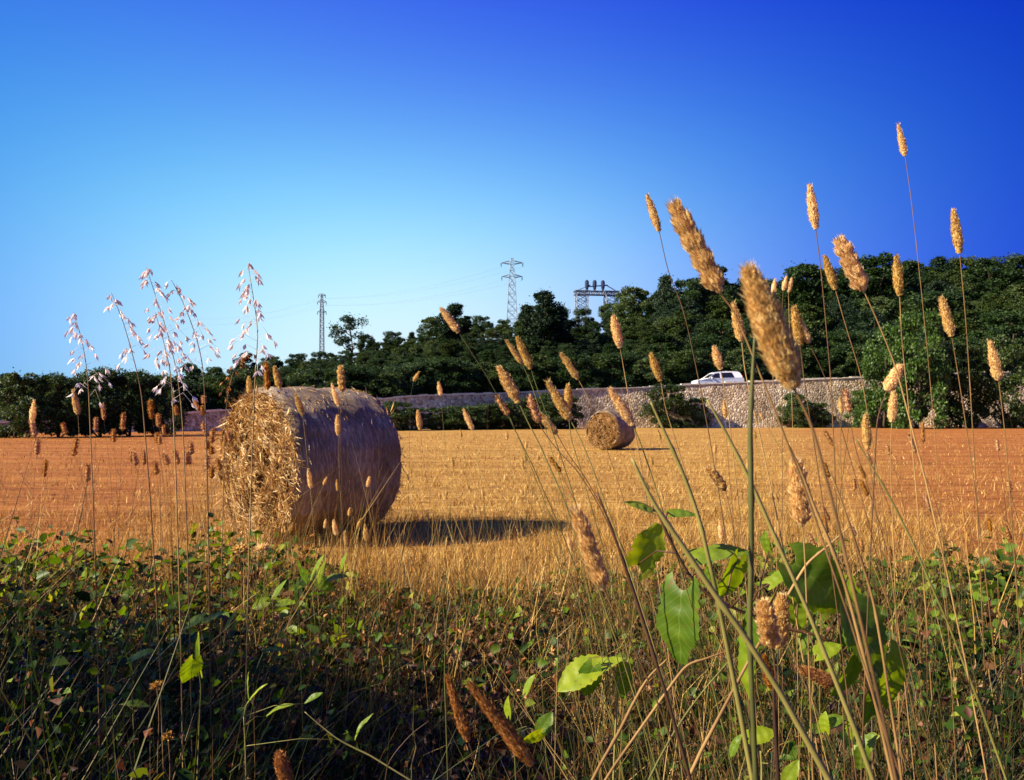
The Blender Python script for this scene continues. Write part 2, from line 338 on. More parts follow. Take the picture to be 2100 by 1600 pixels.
def hz(u):                            # crest height by direction u = X / Y
    px = CX + F * u
    y = np.interp(px, [-1500, -300, 250, 440, 600, 700, 850, 950, 1150, 1300, 1500, 1650, 1800, 2200, 3500],
                      [838, 830, 822, 800, 774, 752, 724, 698, 692, 676, 648, 630, 608, 592, 596])
    return EYE + (HY - y) / F * 150
def hill_z(X, Y):
    base = wall_top(np.clip(X, -35, 100)) - .45
    road_back = wall_xy(np.clip(X, -60, 100)) + 9
    t = np.clip((Y - road_back) / np.maximum(150 - road_back, 10), 0, 1); t = t * t * (3 - 2 * t) * .35 + t * .65
    z = base + (hz(X / np.maximum(Y, 20)) - base) * t
    back = np.clip((Y - 230) / 250, 0, 1)
    return z * (1 - back) - 3 * back + .25 * vnoise(X * .3, Y * .3, 1, 4) * t
# hill sheet starts at the back edge of the road
us = np.linspace(0, 1, 150); XS = np.linspace(-130, 190, 161)
rows = []
for k in us:
    Y0 = wall_xy(XS) + 8.0
    Yk = Y0 + (k ** 1.6) * (480 - Y0)
    rows.append(np.stack([XS, Yk, hill_z(XS, Yk) - (.35 if k == 0 else 0)], 1))
V = np.concatenate(rows); nx = len(XS)
i = (np.arange(len(us) - 1)[:, None] * nx + np.arange(nx - 1)[None]).reshape(-1, 1)
me = np_mesh('hill', V, (i + np.array([[0, 1, nx + 1, nx]])).ravel(), np.full((nx - 1) * (len(us) - 1), 4), M['hill'])
me.polygons.foreach_set('use_smooth', [True] * len(me.polygons))
tag(link('hill', me), kind='structure')
# road behind the wall
wxs = np.linspace(-34, 98, 100); rb = MB()
for k in range(len(wxs) - 1):
    a, b = wxs[k], wxs[k + 1]
    ya, yb = wall_xy(a), wall_xy(b); za, zb = wall_top(a) - .45, wall_top(b) - .45
    rb.add([(a, ya + .3, za), (b, yb + .3, zb), (b, yb + 8.5, zb), (a, ya + 8.5, za)], [(0, 1, 2, 3)])
tag(link('road', rb.mesh('road', M['asphalt'])), kind='structure')

# stone wall (face + coping)
wb = MB(); cb = MB()
dens = np.linspace(-34.5, 98, 260)
for k in range(len(dens) - 1):
    a, b = dens[k], dens[k + 1]
    ya, yb = wall_xy(a), wall_xy(b); ta, tb = wall_top(a) - .10, wall_top(b) - .10
    ja, jb = .04 * math.sin(a * 3.1), .04 * math.sin(b * 3.1)
    wb.add([(a, ya - .25, -.1), (b, yb - .25, -.1), (b, yb + jb * .5, tb), (a, ya + ja * .5, ta), (a, ya + .45, ta), (b, yb + .45, tb), (a, ya + .45, -.1), (b, yb + .45, -.1)],
           [(0, 1, 2, 3), (3, 2, 5, 4), (4, 5, 7, 6)])
x = -34.5
while x < 97:
    w = random.uniform(.5, .9); a, b = x, x + w - .02
    ya, yb = wall_xy(a), wall_xy(b); za, zb = wall_top(a), wall_top(b); h = random.uniform(-.03, .05)
    vs = []
    for (q, yq, zq) in ((a, ya, za), (b, yb, zb)):
        for dy, dz in ((-.06, -.097), (.5, -.097), (.5, h), (-.06, h)): vs.append((q, yq + dy, zq + dz))
    cb.add(vs, [(0, 1, 2, 3), (7, 6, 5, 4), (0, 4, 5, 1), (1, 5, 6, 2), (2, 6, 7, 3), (3, 7, 4, 0)])
    x += w
wall = thing('stone_wall', 'long grey rubble stone wall holding up the road across the far edge of the field', 'wall')
link('wall_face', wb.mesh('wall_face', M['stone']), wall); link('coping', cb.mesh('coping', M['coping']), wall)

# ------------------------------------------------------------------ trees
def crown_mesh(name, seed, kind, mat):
    """unit-height tree crown (z from 0.15 to 1), plus clump centres for limbs"""
    r = np.random.default_rng(seed); C = []; S = []
    if kind == 'round':
        n = 46; lo, rad = .22, .36
    elif kind == 'tall':
        n = 46; lo, rad = .2, .27
    elif kind == 'conic':
        n = 50; lo, rad = .14, .27
    elif kind == 'open':
        n = 17; lo, rad = .42, .36
    else:
        n = 52; lo, rad = .04, .42
    while len(C) < n:
        t = r.uniform(0, 1); a = r.uniform(0, 2 * np.pi)
        if kind == 'conic': env = (1 - t) ** .8 * .9 + .1
        elif kind == 'tall': env = math.sin(math.pi * (t * .82 + .13)) ** .7
        else: env = math.sqrt(max(0, 1 - (t * 1.5 - .62) ** 2)) if t < 1 else 0
        q = math.sqrt(r.uniform(.12, 1)) * env * rad * (1 + .28 * math.sin(3 * a + seed) * r.uniform(.4, 1))
        C.append((q * math.cos(a), q * math.sin(a), lo + t * (.95 - lo))); S.append(r.uniform(.038, .115) * (1.1 if kind in ('round', 'bush') else .9))
    C.append((0.01, 0, .93)); S.append(.06); C = np.array(C); S = np.array(S)
    per = 270 if kind != 'open' else 150
    parts = []
    P = np.repeat(C, per, 0); SS = np.repeat(S, per)[:, None]; d = unit(r.normal(size=P.shape)); d[:, 2] *= .75
    P = P + d * SS * r.uniform(.35, 1.15, (len(P), 1)) ** .7
    sz = r.uniform(.012, .029, len(P))
    T = d + r.normal(size=P.shape) * .7; N = d * .8 + r.normal(size=P.shape) * .5 + np.array([0, 0, .4])
    # stray sprays outside the clumps break the outline
    k = len(C) * 9; Q = C[r.integers(0, len(C), k)] + unit(r.normal(size=(k, 3))) * r.uniform(.08, .15, (k, 1))
    P = np.concatenate([P, Q]); T = np.concatenate([T, r.normal(size=Q.shape)]); N = np.concatenate([N, r.normal(size=Q.shape)]); sz = np.concatenate([sz, r.uniform(.014, .026, k)])
    V, lp, npf = leaf_cloud(P, T, N, sz * 1.5, sz, .15)
    return np_mesh(name, V, lp, npf, mat), C

def trunk_mesh(name, C, seed, lean=.03, base=.022):
    r = random.Random(seed); mb = MB(); top = .72
    axis = [Vector((lean * math.sin(t * 3 + seed), lean * math.cos(t * 2.3 + seed), t * top)) - Vector((lean * math.sin(seed), lean * math.cos(seed), 0)) for t in [k / 7 for k in range(8)]]
    mb.tube(axis, [base * (1.25 if k == 0 else 1) * (1 - .8 * k / 7) for k in range(8)], 7)
    for c in r.sample(list(map(tuple, C)), min(13, len(C))):
        c = Vector(c); z0 = max(.1, c.z - .16); k = min(7, int(z0 / top * 7)); s = axis[k]
        mb.tube([s, s.lerp(c, .5) + Vector((0, 0, .025)), c], [base * .42, base * .28, base * .1], 5)
    return mb.mesh(name, M['bark'], True)

VAR = {}
for nm, seed, kind, mat in (('round', 3, 'round', 'tree_leaf'), ('round_olive', 5, 'round', 'tree_leaf_olive'), ('tall', 8, 'tall', 'tree_leaf'), ('tall_blue', 13, 'tall', 'tree_leaf_blue'),
                            ('conic', 21, 'conic', 'tree_leaf_blue'), ('open', 34, 'open', 'tree_leaf_blue'), ('broad', 55, 'bush', 'tree_leaf_olive'), ('broad_dark', 60, 'bush', 'tree_leaf'),
                            ('shrub', 89, 'bush', 'shrub_leaf'), ('shrub_fresh', 90, 'bush', 'bright_shrub')):
    cm, C = crown_mesh('crown_' + nm, seed, kind, M[mat]); VAR[nm] = (cm, trunk_mesh('trunk_' + nm, C, seed, .06 if kind == 'open' else .03))

def plant_tree(name, cat, label, var, x, y, D, gz, width=1.0, group=None, h=None):
    """tree at distance D whose top shows at photo (x, y), standing on height gz"""
    top = at(x, y, D); h = h or max(1.2, top.z - gz)
    t = thing(name, label, cat, (top.x, D, gz - .1), random.uniform(0, 6.28), group)
    h += .1; t.scale = (h * width, h * width, h)
    link('trunk', VAR[var][1], t); link('crown', VAR[var][0], t); return t

def hill_at(x, D): return float(hill_z(np.array([(x - CX) / F * D]), np.array([D]))[0])

SKY = [(-500, 785), (-60, 770), (100, 772), (250, 768), (300, 768), (385, 748), (440, 754), (500, 738), (560, 730), (610, 726), (660, 722), (700, 705), (760, 690), (800, 684), (850, 680), (885, 652), (930, 632), (970, 648), (1010, 656),
       (1050, 656), (1080, 628), (1110, 606), (1140, 622), (1160, 640), (1200, 636), (1260, 622), (1300, 598), (1340, 605), (1365, 580), (1420, 574), (1470, 562), (1550, 578), (1600, 580), (1640, 550), (1700, 552), (1790, 532), (1848, 530), (2000, 520), (2300, 500), (2700, 500)]
def sky(x): return float(np.interp(x, [p[0] for p in SKY], [p[1] for p in SKY]))

# skyline trees one can tell apart
sk = [
 (716, 648, 165, 'open', 1.15, 'spindly open tree with sky showing through, alone on the skyline by the thin mast'),
 (752, 686, 150, 'round', 1.0, 'small round dark tree on the skyline next to the spindly open tree'),
 (805, 680, 150, 'round', 1.0, 'low rounded tree on the skyline midway between the spindly tree and the first dark hump'),
 (845, 682, 150, 'conic', 1.0, 'small pointed tree on the skyline at the foot of the first dark hump'),
 (888, 650, 140, 'round_olive', 1.0, 'rounded tree forming the near shoulder of the first dark hump of trees'),
 (936, 624, 130, 'tall_blue', 1.15, 'tall dark tree crowning the first hump, above the single tilted seed head'),
 (985, 648, 140, 'round', 1.0, 'dark round tree on the skyline between the first hump and the lattice pylon'),
 (1033, 656, 150, 'broad_dark', .9, 'low dark tree at the foot of the lattice pylon'),
 (1080, 628, 120, 'conic', 1.0, 'small pointed tree leaning on the tall peaked tree beside the pylon'),
 (1113, 598, 112, 'tall_blue', .95, 'tall peaked dark tree between the lattice pylon and the steel gantry'),
 (1143, 632, 120, 'round', .9, 'rounded tree just under the peaked tree on its gantry side'),
 (1195, 634, 150, 'broad_dark', .9, 'low dark tree below the steel gantry'),
 (1250, 622, 150, 'round_olive', .9, 'olive green tree covering the far leg of the steel gantry'),
 (1296, 588, 135, 'round_olive', .95, 'olive rounded tree standing proud of the skyline just past the gantry'),
 (1340, 604, 135, 'broad', .9, 'broad olive tree on the skyline under the small hair-thin seed head'),
 (1367, 567, 128, 'conic', .8, 'pointed dark tree poking above the skyline over the white car'),
 (1415, 570, 128, 'round', .95, 'round dark tree on the skyline beside the pointed tree over the car'),
 (1470, 548, 128, 'tall_blue', 1.05, 'high dark tree behind the foot of the jagged seed head'),
 (1525, 572, 128, 'round', .95, 'dark tree on the skyline behind the thickest seed head'),
 (1582, 574, 128, 'round', .9, 'dark tree on the skyline behind three tiny far seed heads'),
 (1645, 540, 118, 'tall', 1.05, 'tall dark tree rising past the three tiny seed heads'),
 (1700, 548, 118, 'round', 1.0, 'dark round tree on the skyline behind two leaning seed heads'),
 (1750, 540, 118, 'tall', 1.0, 'dark tree on the skyline behind the split-tipped seed head'),
 (1800, 524, 112, 'round', 1.05, 'highest dark round tree at the end of the skyline above the fresh green bush'),
 (610, 725, 160, 'round', 1.1, 'dark low tree on the skyline just short of the thin mast'),
 (656, 722, 165, 'broad_dark', 1.0, 'low spreading tree at the foot of the thin mast'),
 (555, 730, 155, 'broad', 1.0, 'low olive tree on the skyline above the middle of the big bale'),
 (505, 724, 135, 'tall_blue', 1.1, 'dark tree on the skyline behind the tall pink oat'),
 (440, 752, 120, 'round_olive', 1.1, 'grey-green rounded tree between the two groups of pale oats'),
 (386, 744, 90, 'tall', 1.0, 'narrow dark tree poking up behind the leaning pale oats'),
]
for x, y, D, var, w, lab in sk:
    plant_tree('tree', 'tree', lab, var, x, y, D, hill_at(x, D), w * (1.2 if var != 'open' else 1.0), 'trees along the skyline of the hill')
# the rest of the skyline outside the picture's middle, and rows lower on the slope
GL = 'dark green tree packed among others on the wooded slope below the skyline'
vs_all = ['round', 'round_olive', 'tall', 'broad', 'broad_dark', 'broad', 'broad_dark', 'tall_blue']
def row(D0, x0, x1, step, lo, hi, jit=5):
    x = x0
    while x < x1:
        D = D0 + random.uniform(-jit, jit); yy = sky(x) + random.uniform(lo, hi)
        px_ = (x - CX) / F * D
        D = max(D, float(wall_xy(np.clip(px_, -35, 100))) + 10.5)
        gz = hill_at(x, D); topmin = HY - (gz + 2.2 - EYE) * F / D
        yy = min(yy, topmin)
        plant_tree('tree', 'tree', GL, random.choice(vs_all), x, yy, D, gz, random.uniform(1.15, 1.6), 'trees covering the hill slope')
        x += step * random.uniform(.75, 1.25)
for x0 in range(-20, 2120, 26):
    x = x0 + random.uniform(-8, 8); D = float(wall_xy(np.clip((x - CX) / F * 82, -35, 100))) + random.uniform(9.5, 13); gz = hill_at(x, D)
    plant_tree('hillside_bush', 'bush', 'dark green bush in the thicket along the back of the road', random.choice(['broad', 'broad_dark', 'broad_dark', 'shrub']), x, 0, D, gz, random.uniform(1.2, 1.7), 'bushes behind the road', h=random.uniform(2.0, 3.6))
row(150, -20, 250, 48, 0, 14); row(130, 1870, 2140, 50, 0, 14)
row(146, 420, 1900, 34, 8, 30)
row(134, 300, 2120, 36, 20, 50)
row(122, -20, 2120, 40, 30, 75)
row(112, 500, 2120, 40, 50, 100)
row(103, -20, 2120, 40, 60, 120)
row(92, -20, 2120, 46, 90, 165)
row(84, -20, 1950, 42, 130, 230, 3)

# unseen tree added outside the picture only to shade the nearest weeds
added_shade_tree = thing('tree', 'unseen rounded tree outside the picture, added only to shade the nearest weeds', 'tree', (-7.7, .35, -.05), 1.1)
added_shade_tree.scale = (3.6, 3.6, 4.7); link('trunk', VAR['round'][1], added_shade_tree); link('crown', VAR['round'][0], added_shade_tree)
# shrubs in front of the wall and at the field edge
sh = [
 (815, 823, 57, 'shrub', 1.9, 'dark rounded shrub right beside the big bale, against the wall foot'),
 (905, 836, 59, 'shrub', 2.4, 'low spreading shrub at the wall foot past the big bale'),
 (965, 832, 60, 'shrub', 2.0, 'low green shrub at the wall foot, second past the big bale'),
 (1025, 826, 61, 'shrub', 1.7, 'mid-height shrub at the wall foot behind the three-stemmed seed heads'),
 (1100, 815, 62, 'shrub', 1.6, 'dark shrub against the wall under the pair of crossed seed heads'),
 (1160, 812, 63, 'shrub', 1.4, 'dark shrub against the wall just before the small bale'),
 (845, 836, 58, 'shrub', 2.0, 'low shrub filling the gap between the rounded shrub by the bale and the spreading one'),
 (935, 832, 60, 'shrub', 2.0, 'low shrub wedged between the first two shrubs past the big bale'),
 (996, 828, 61, 'shrub', 1.9, 'low shrub in the middle of the row along the wall between the two bales'),
 (1062, 818, 62, 'shrub', 1.7, 'dark shrub next to the one under the crossed seed heads, on the big bale side'),
 (1132, 806, 63, 'shrub', 1.5, 'taller dark shrub of the row, nearly up to the coping, short of the small bale'),
 (1372, 787, 66, 'shrub', 1.25, 'tall dark shrub reaching the wall top below the nose of the white car'),
 (1425, 815, 67, 'shrub', 1.25, 'lower shrub against the wall below the white car'),
 (1632, 806, 71, 'shrub', 1.2, 'dark shrub against the wall below the thickest seed head'),
 (1672, 826, 71.5, 'shrub', 1.5, 'small low shrub at the wall foot beyond the thickest seed head'),
 (1812, 668, 66, 'shrub_fresh', .62, 'tall fresh-green bush covering the end of the wall'),
 (1880, 640, 64, 'shrub_fresh', .7, 'fresh-green bush taller than its neighbour, next along past the end of the wall'),
 (1765, 800, 71, 'shrub_fresh', 1.0, 'small green shrub tucked under the tall fresh-green bush'),
 (265, 762, 43, 'broad_dark', 1.1, 'near-black bush at the field edge behind the leaning oats'),
 (318, 772, 44, 'broad_dark', .8, 'dark bush at the field edge among the brown stalks'),
 (350, 800, 46, 'shrub', .8, 'dark green bush ending the row before the short stretch of wall'),
 (205, 758, 42, 'broad_dark', 1.1, 'near-black bush at the field edge just outside the oats'),
 (120, 770, 41, 'broad_dark', 1.2, 'dark broad bush further along the field edge beyond the oats'),
 (30, 765, 40, 'shrub', 1.2, 'dark green bush at the outer end of the field edge'),
 (1970, 700, 66, 'shrub', .8, 'dark tall bush beside the outermost fresh-green bush'),
 (2060, 690, 66, 'shrub', .8, 'dark bush at the outer end past the wall'),
]
for x, y, D, var, w, lab in sh:
    wy = float(wall_xy(np.clip((x - CX) / F * D, -35, 100)))
    D = min(D, wy - 1.0)
    plant_tree('shrub', 'shrub', lab, var, x, y, D, 0, w * .9, 'shrubs along the field edge and wall')

# ------------------------------------------------------------------ pylons
def lattice(mb, c, w0, w1, z0, z1, n, r, mi=0):
    cs = []
    for k in range(n + 1):
        t = k / n; w = w0 + (w1 - w0) * t; z = z0 + (z1 - z0) * t
        cs.append([Vector((c[0] + sx * w / 2, c[1] + sy * w / 2, z)) for sx, sy in ((-1, -1), (1, -1), (1, 1), (-1, 1))])
    for j in range(4):
        mb.tube([cs[0][j], cs[-1][j]], r, 4)
        for k in range(n):
            a, b = cs[k][j], cs[k + 1][(j + 1) % 4]; mb.tube([a, b], r * .6, 4, False)
            a, b = cs[k][(j + 1) % 4], cs[k + 1][j]; mb.tube([a, b], r * .6, 4, False)
            mb.tube([cs[k + 1][j], cs[k + 1][(j + 1) % 4]], r * .6, 4, False)
    return cs

def pylon(label, x, ytop, D, gz, arms, wtop, wbot, r, n):
    top = at(x, ytop, D); t = thing('pylon', label, 'pylon', (top.x, D, gz)); H = top.z - gz
    mb = MB(); lattice(mb, (0, 0), wbot, wtop, 0, H * .86, n, r)
    lattice(mb, (0, 0), wtop, wtop * .35, H * .86, H, 3, r * .9); link('tower', mb.mesh('tower', M['tower']), t)
    tips = []
    for zf, half in arms:
        ab = MB(); z = H * zf
        for s in (-1, 1):
            tip = Vector((s * half, 0, z)); tips.append((s, z, half))
            for sy in (-1, 1):
                ab.tube([(s * wtop * .4, sy * wtop * .4, z - .3), tip], r, 4)
                ab.tube([(s * wtop * .4, sy * wtop * .4, z + .5), tip], r * .8, 4)
        link('cross_arm', ab.mesh('cross_arm', M['tower']), t)
        for s in (-1, 1):
            ib = MB(); ib.tube([(s * half, 0, z), (s * half, 0, z - .5), (s * half, 0, z - 1.1)], [.07, .13, .06], 6); link('insulator', ib.mesh('insulator', M['insulator']), t)
    return t, [Vector((top.x + s * hw, D, gz + z - 1.1)) for s, z, hw in tips]

D1 = 235; g1 = 8.0
p1, tips1 = pylon('tall grey lattice pylon with two pairs of cross-arms on the skyline', 1050, 530, D1, g1, [(.965, 2.9), (.86, 2.7)], 1.5, 4.6, .085, 13)
D2 = 300; g2 = 4.0
p2, tips2 = pylon('thin far mast with short brackets standing alone above the low end of the hill', 660, 603, D2, g2, [(.99, 1.2), (.93, 1.5), (.84, 1.5)], 1.1, 1.7, .10, 18)
# gantry
Dg = 178; gx0, gx1 = at(1183, 600, Dg).x, at(1262, 600, Dg).x; gzt = at(0, 598, Dg).z; gz0 = gzt - 9; cgx = (gx0 + gx1) / 2
gt = thing('steel_gantry', 'wide steel gantry on two lattice legs with three dark insulators on top', 'gantry', (cgx, Dg, gz0), .12)
hw = (gx1 - gx0) / 2
for s in (-1, 1):
    mb = MB(); lattice(mb, (s * (hw - .9), 0), 2.0, 2.3, 0, 8.2, 7, .09); lattice(mb, (s * (hw - .9), 0), 2.3, 3.0, 8.2, 9, 1, .09); link('gantry_leg', mb.mesh('gantry_leg', M['tower']), gt)
mb = MB()
for y_ in (-.7, .7):
    for z_ in (8.3, 9.0): mb.tube([(-hw - .6, y_, z_), (hw + .8, y_, z_)], .12, 5)
    k = -hw
    while k < hw:
        mb.tube([(k, y_, 8.3), (k + .5, y_, 9.0)], .07, 4); mb.tube([(k + .5, y_, 9.0), (k + 1, y_, 8.3)], .07, 4); k += 1
mb.tube([(-hw - .3, 0, 9.05), (-1.2, 0, 10.3)], .1, 4); mb.tube([(hw + .5, 0, 9.05), (1.9, 0, 10.4)], .1, 4); mb.tube([(-2.2, 0, 9.9), (2.4, 0, 10.3)], .13, 5)
link('truss', mb.mesh('truss', M['tower']), gt)
for q in (-1.9, -.3, 1.4):
    ib = MB(); ib.tube([(q, 0, 9.0), (q, 0, 9.6), (q, 0, 10.1), (q, 0, 11.0), (q, 0, 11.3)], [.16, .3, .42, .42, .2], 8); link('insulator', ib.mesh('insulator', M['insulator']), gt)
# wires
labs = ['thin overhead wire from the upper arm of the lattice pylon towards the far mast', 'thin overhead wire from the outer upper arm of the lattice pylon', 'thin overhead wire from the lower arm of the lattice pylon', 'thin overhead wire from the outer lower arm of the lattice pylon']
for a, b, lb in zip(tips1, tips2[:4], labs):
    mb = MB(); pts = []
    e = a + (b - a) * 2.4
    for k in range(41):
        t = k / 40; p = a.lerp(e, t); s_ = (t * 2.4) % 1.0; p.z = a.z + (b.z - a.z) * min(t * 2.4, 1) - 4 * 2.2 * s_ * (1 - s_); pts.append(p)
    mb.tube(pts, .014, 4); w_ = link('overhead_wire', mb.mesh('overhead_wire', M['tower'])); tag(w_, lb, 'wire', 'overhead wires')

# ------------------------------------------------------------------ white car on the road
def build_car():
    Xc = at(1461, 780, 73.5).x; Yc = float(wall_xy(Xc)) + 3.2
    z0 = float(wall_top(Xc)) - .45
    sl = math.atan2(float(wall_xy(Xc + 2) - wall_xy(Xc - 2)), 4.0); tz = math.atan2(float(wall_top(Xc + 2) - wall_top(Xc - 2)), 4)
    t = thing('parked_car', 'small white hatchback car showing above the stone wall on the road', 'car', (Xc, Yc, z0), sl); t.rotation_euler = (0, -tz, sl); t.scale = (1, 1, .9)
    # nose towards -X; length 3.85, half-width .82
    prof = [(-1.92, .35), (-1.94, .62), (-1.86, .80), (-1.05, .98), (-.45, 1.42), (-.25, 1.49), (.5, 1.53), (1.45, 1.47), (1.62, 1.38), (1.80, .95), (1.90, .85), (1.92, .40), (1.55, .26), (-1.6, .26)]
    W = [.70, .76, .78, .80, .62, .60, .60, .62, .64, .78, .78, .78, .78, .78]
    mb = MB(); n = len(prof); vs = [(x, -w, z) for (x, z), w in zip(prof, W)] + [(x, w, z) for (x, z), w in zip(prof, W)]
    belt = [(-1.05, .98), (1.80, .95)]
    fs = [(i, (i + 1) % n, (i + 1) % n + n, i + n) for i in range(n)]
    mb.add(vs, [])
    # sides: lower hull and cabin
    lo = [0, 1, 2, 3, 9, 10, 11, 12, 13]; up = [3, 4, 5, 6, 7, 8, 9]
    for off, rev in ((0, False), (n, True)):
        for lst in (lo, up):
            f = [q + off for q in lst]; fs.append(tuple(f if not rev else f[::-1]))
    mb.f = [tuple(f) for f in fs]; mb.m = [0] * len(fs)
    body = link('body', mb.mesh('body', M['paint']), t)
    bv = body.modifiers.new('b', 'BEVEL'); bv.width = .08; bv.segments = 3; bv.limit_method = 'ANGLE'
    def sidewin(name, pts):
        for s in (-1, 1):
            b = MB(); q = []
            for x, z in pts:
                w = .80 + (.61 - .80) * (z - .97) / (1.5 - .97); q.append((x, s * (w + .006), z))
            for x, z in pts:
                w = .80 + (.61 - .80) * (z - .97) / (1.5 - .97); q.append((x, s * (w - .02), z))
            k = len(pts); b.add(q, [tuple(range(k)), tuple(range(2 * k - 1, k - 1, -1))] + [(i, (i + 1) % k, (i + 1) % k + k, i + k) for i in range(k)]); link(name, b.mesh(name, M['glass']), t)
    sidewin('side_window', [(-.98, .99), (-.08, .99), (-.08, 1.44), (-.44, 1.40)])
    sidewin('rear_side_window', [(.06, .99), (1.12, .99), (.98, 1.43), (.06, 1.45)])
    b = MB(); b.add([(-1.00, -.66, 1.035), (-1.00, .66, 1.035), (-.50, .55, 1.40), (-.50, -.55, 1.40), (-.98, -.66, 1.0), (-.98, .66, 1.0), (-.46, .55, 1.37), (-.46, -.55, 1.37)], [(0, 1, 2, 3), (7, 6, 5, 4), (0, 4, 5, 1), (1, 5, 6, 2), (2, 6, 7, 3), (3, 7, 4, 0)]); link('windscreen', b.mesh('windscreen', M['glass']), t)
    b = MB(); b.add([(1.79, -.62, 1.02), (1.79, .62, 1.02), (1.665, .55, 1.32), (1.665, -.55, 1.32), (1.74, -.62, 1.02), (1.74, .62, 1.02), (1.62, .55, 1.32), (1.62, -.55, 1.32)], [(3, 2, 1, 0), (4, 5, 6, 7), (0, 1, 5, 4), (1, 2, 6, 5), (2, 3, 7, 6), (3, 0, 4, 7)]); link('rear_window', b.mesh('rear_window', M['glass']), t)
    for x in (-1.2, 1.2):
        for s in (-1, 1):
            b = MB(); b.tube([(x, s * .62, .3), (x, s * .66, .3), (x, s * .79, .3), (x, s * .82, .3)], [.26, .3, .3, .26], 18); wh = link('wheel', b.mesh('wheel', M['rubber']), t)
            b = MB(); b.tube([(x, s * .80, .3), (x, s * .828, .3)], [.19, .17], 14); link('rim', b.mesh('rim', M['alloy']), wh)
    for s in (-1, 1):
        b = MB(); b.box((-1.88, s * .58, .74), (.12, .28, .13)); link('headlight', b.mesh('headlight', M['lamp_clear']), t)
        b = MB(); b.box((1.84, s * .69, .98), (.10, .16, .30)); link('tail_light', b.mesh('tail_light', M['lamp_red']), t)
        b = MB(); b.box((-.78, s * .90, 1.04), (.10, .17, .13)); link('wing_mirror', b.mesh('wing_mirror', M['paint']), t)
    b = MB(); b.box((1.93, 0, .5), (.06, 1.5, .2)); b.box((-1.95, 0, .45), (.06, 1.4, .18)); link('bumper', b.mesh('bumper', M['trim']), t)
build_car()

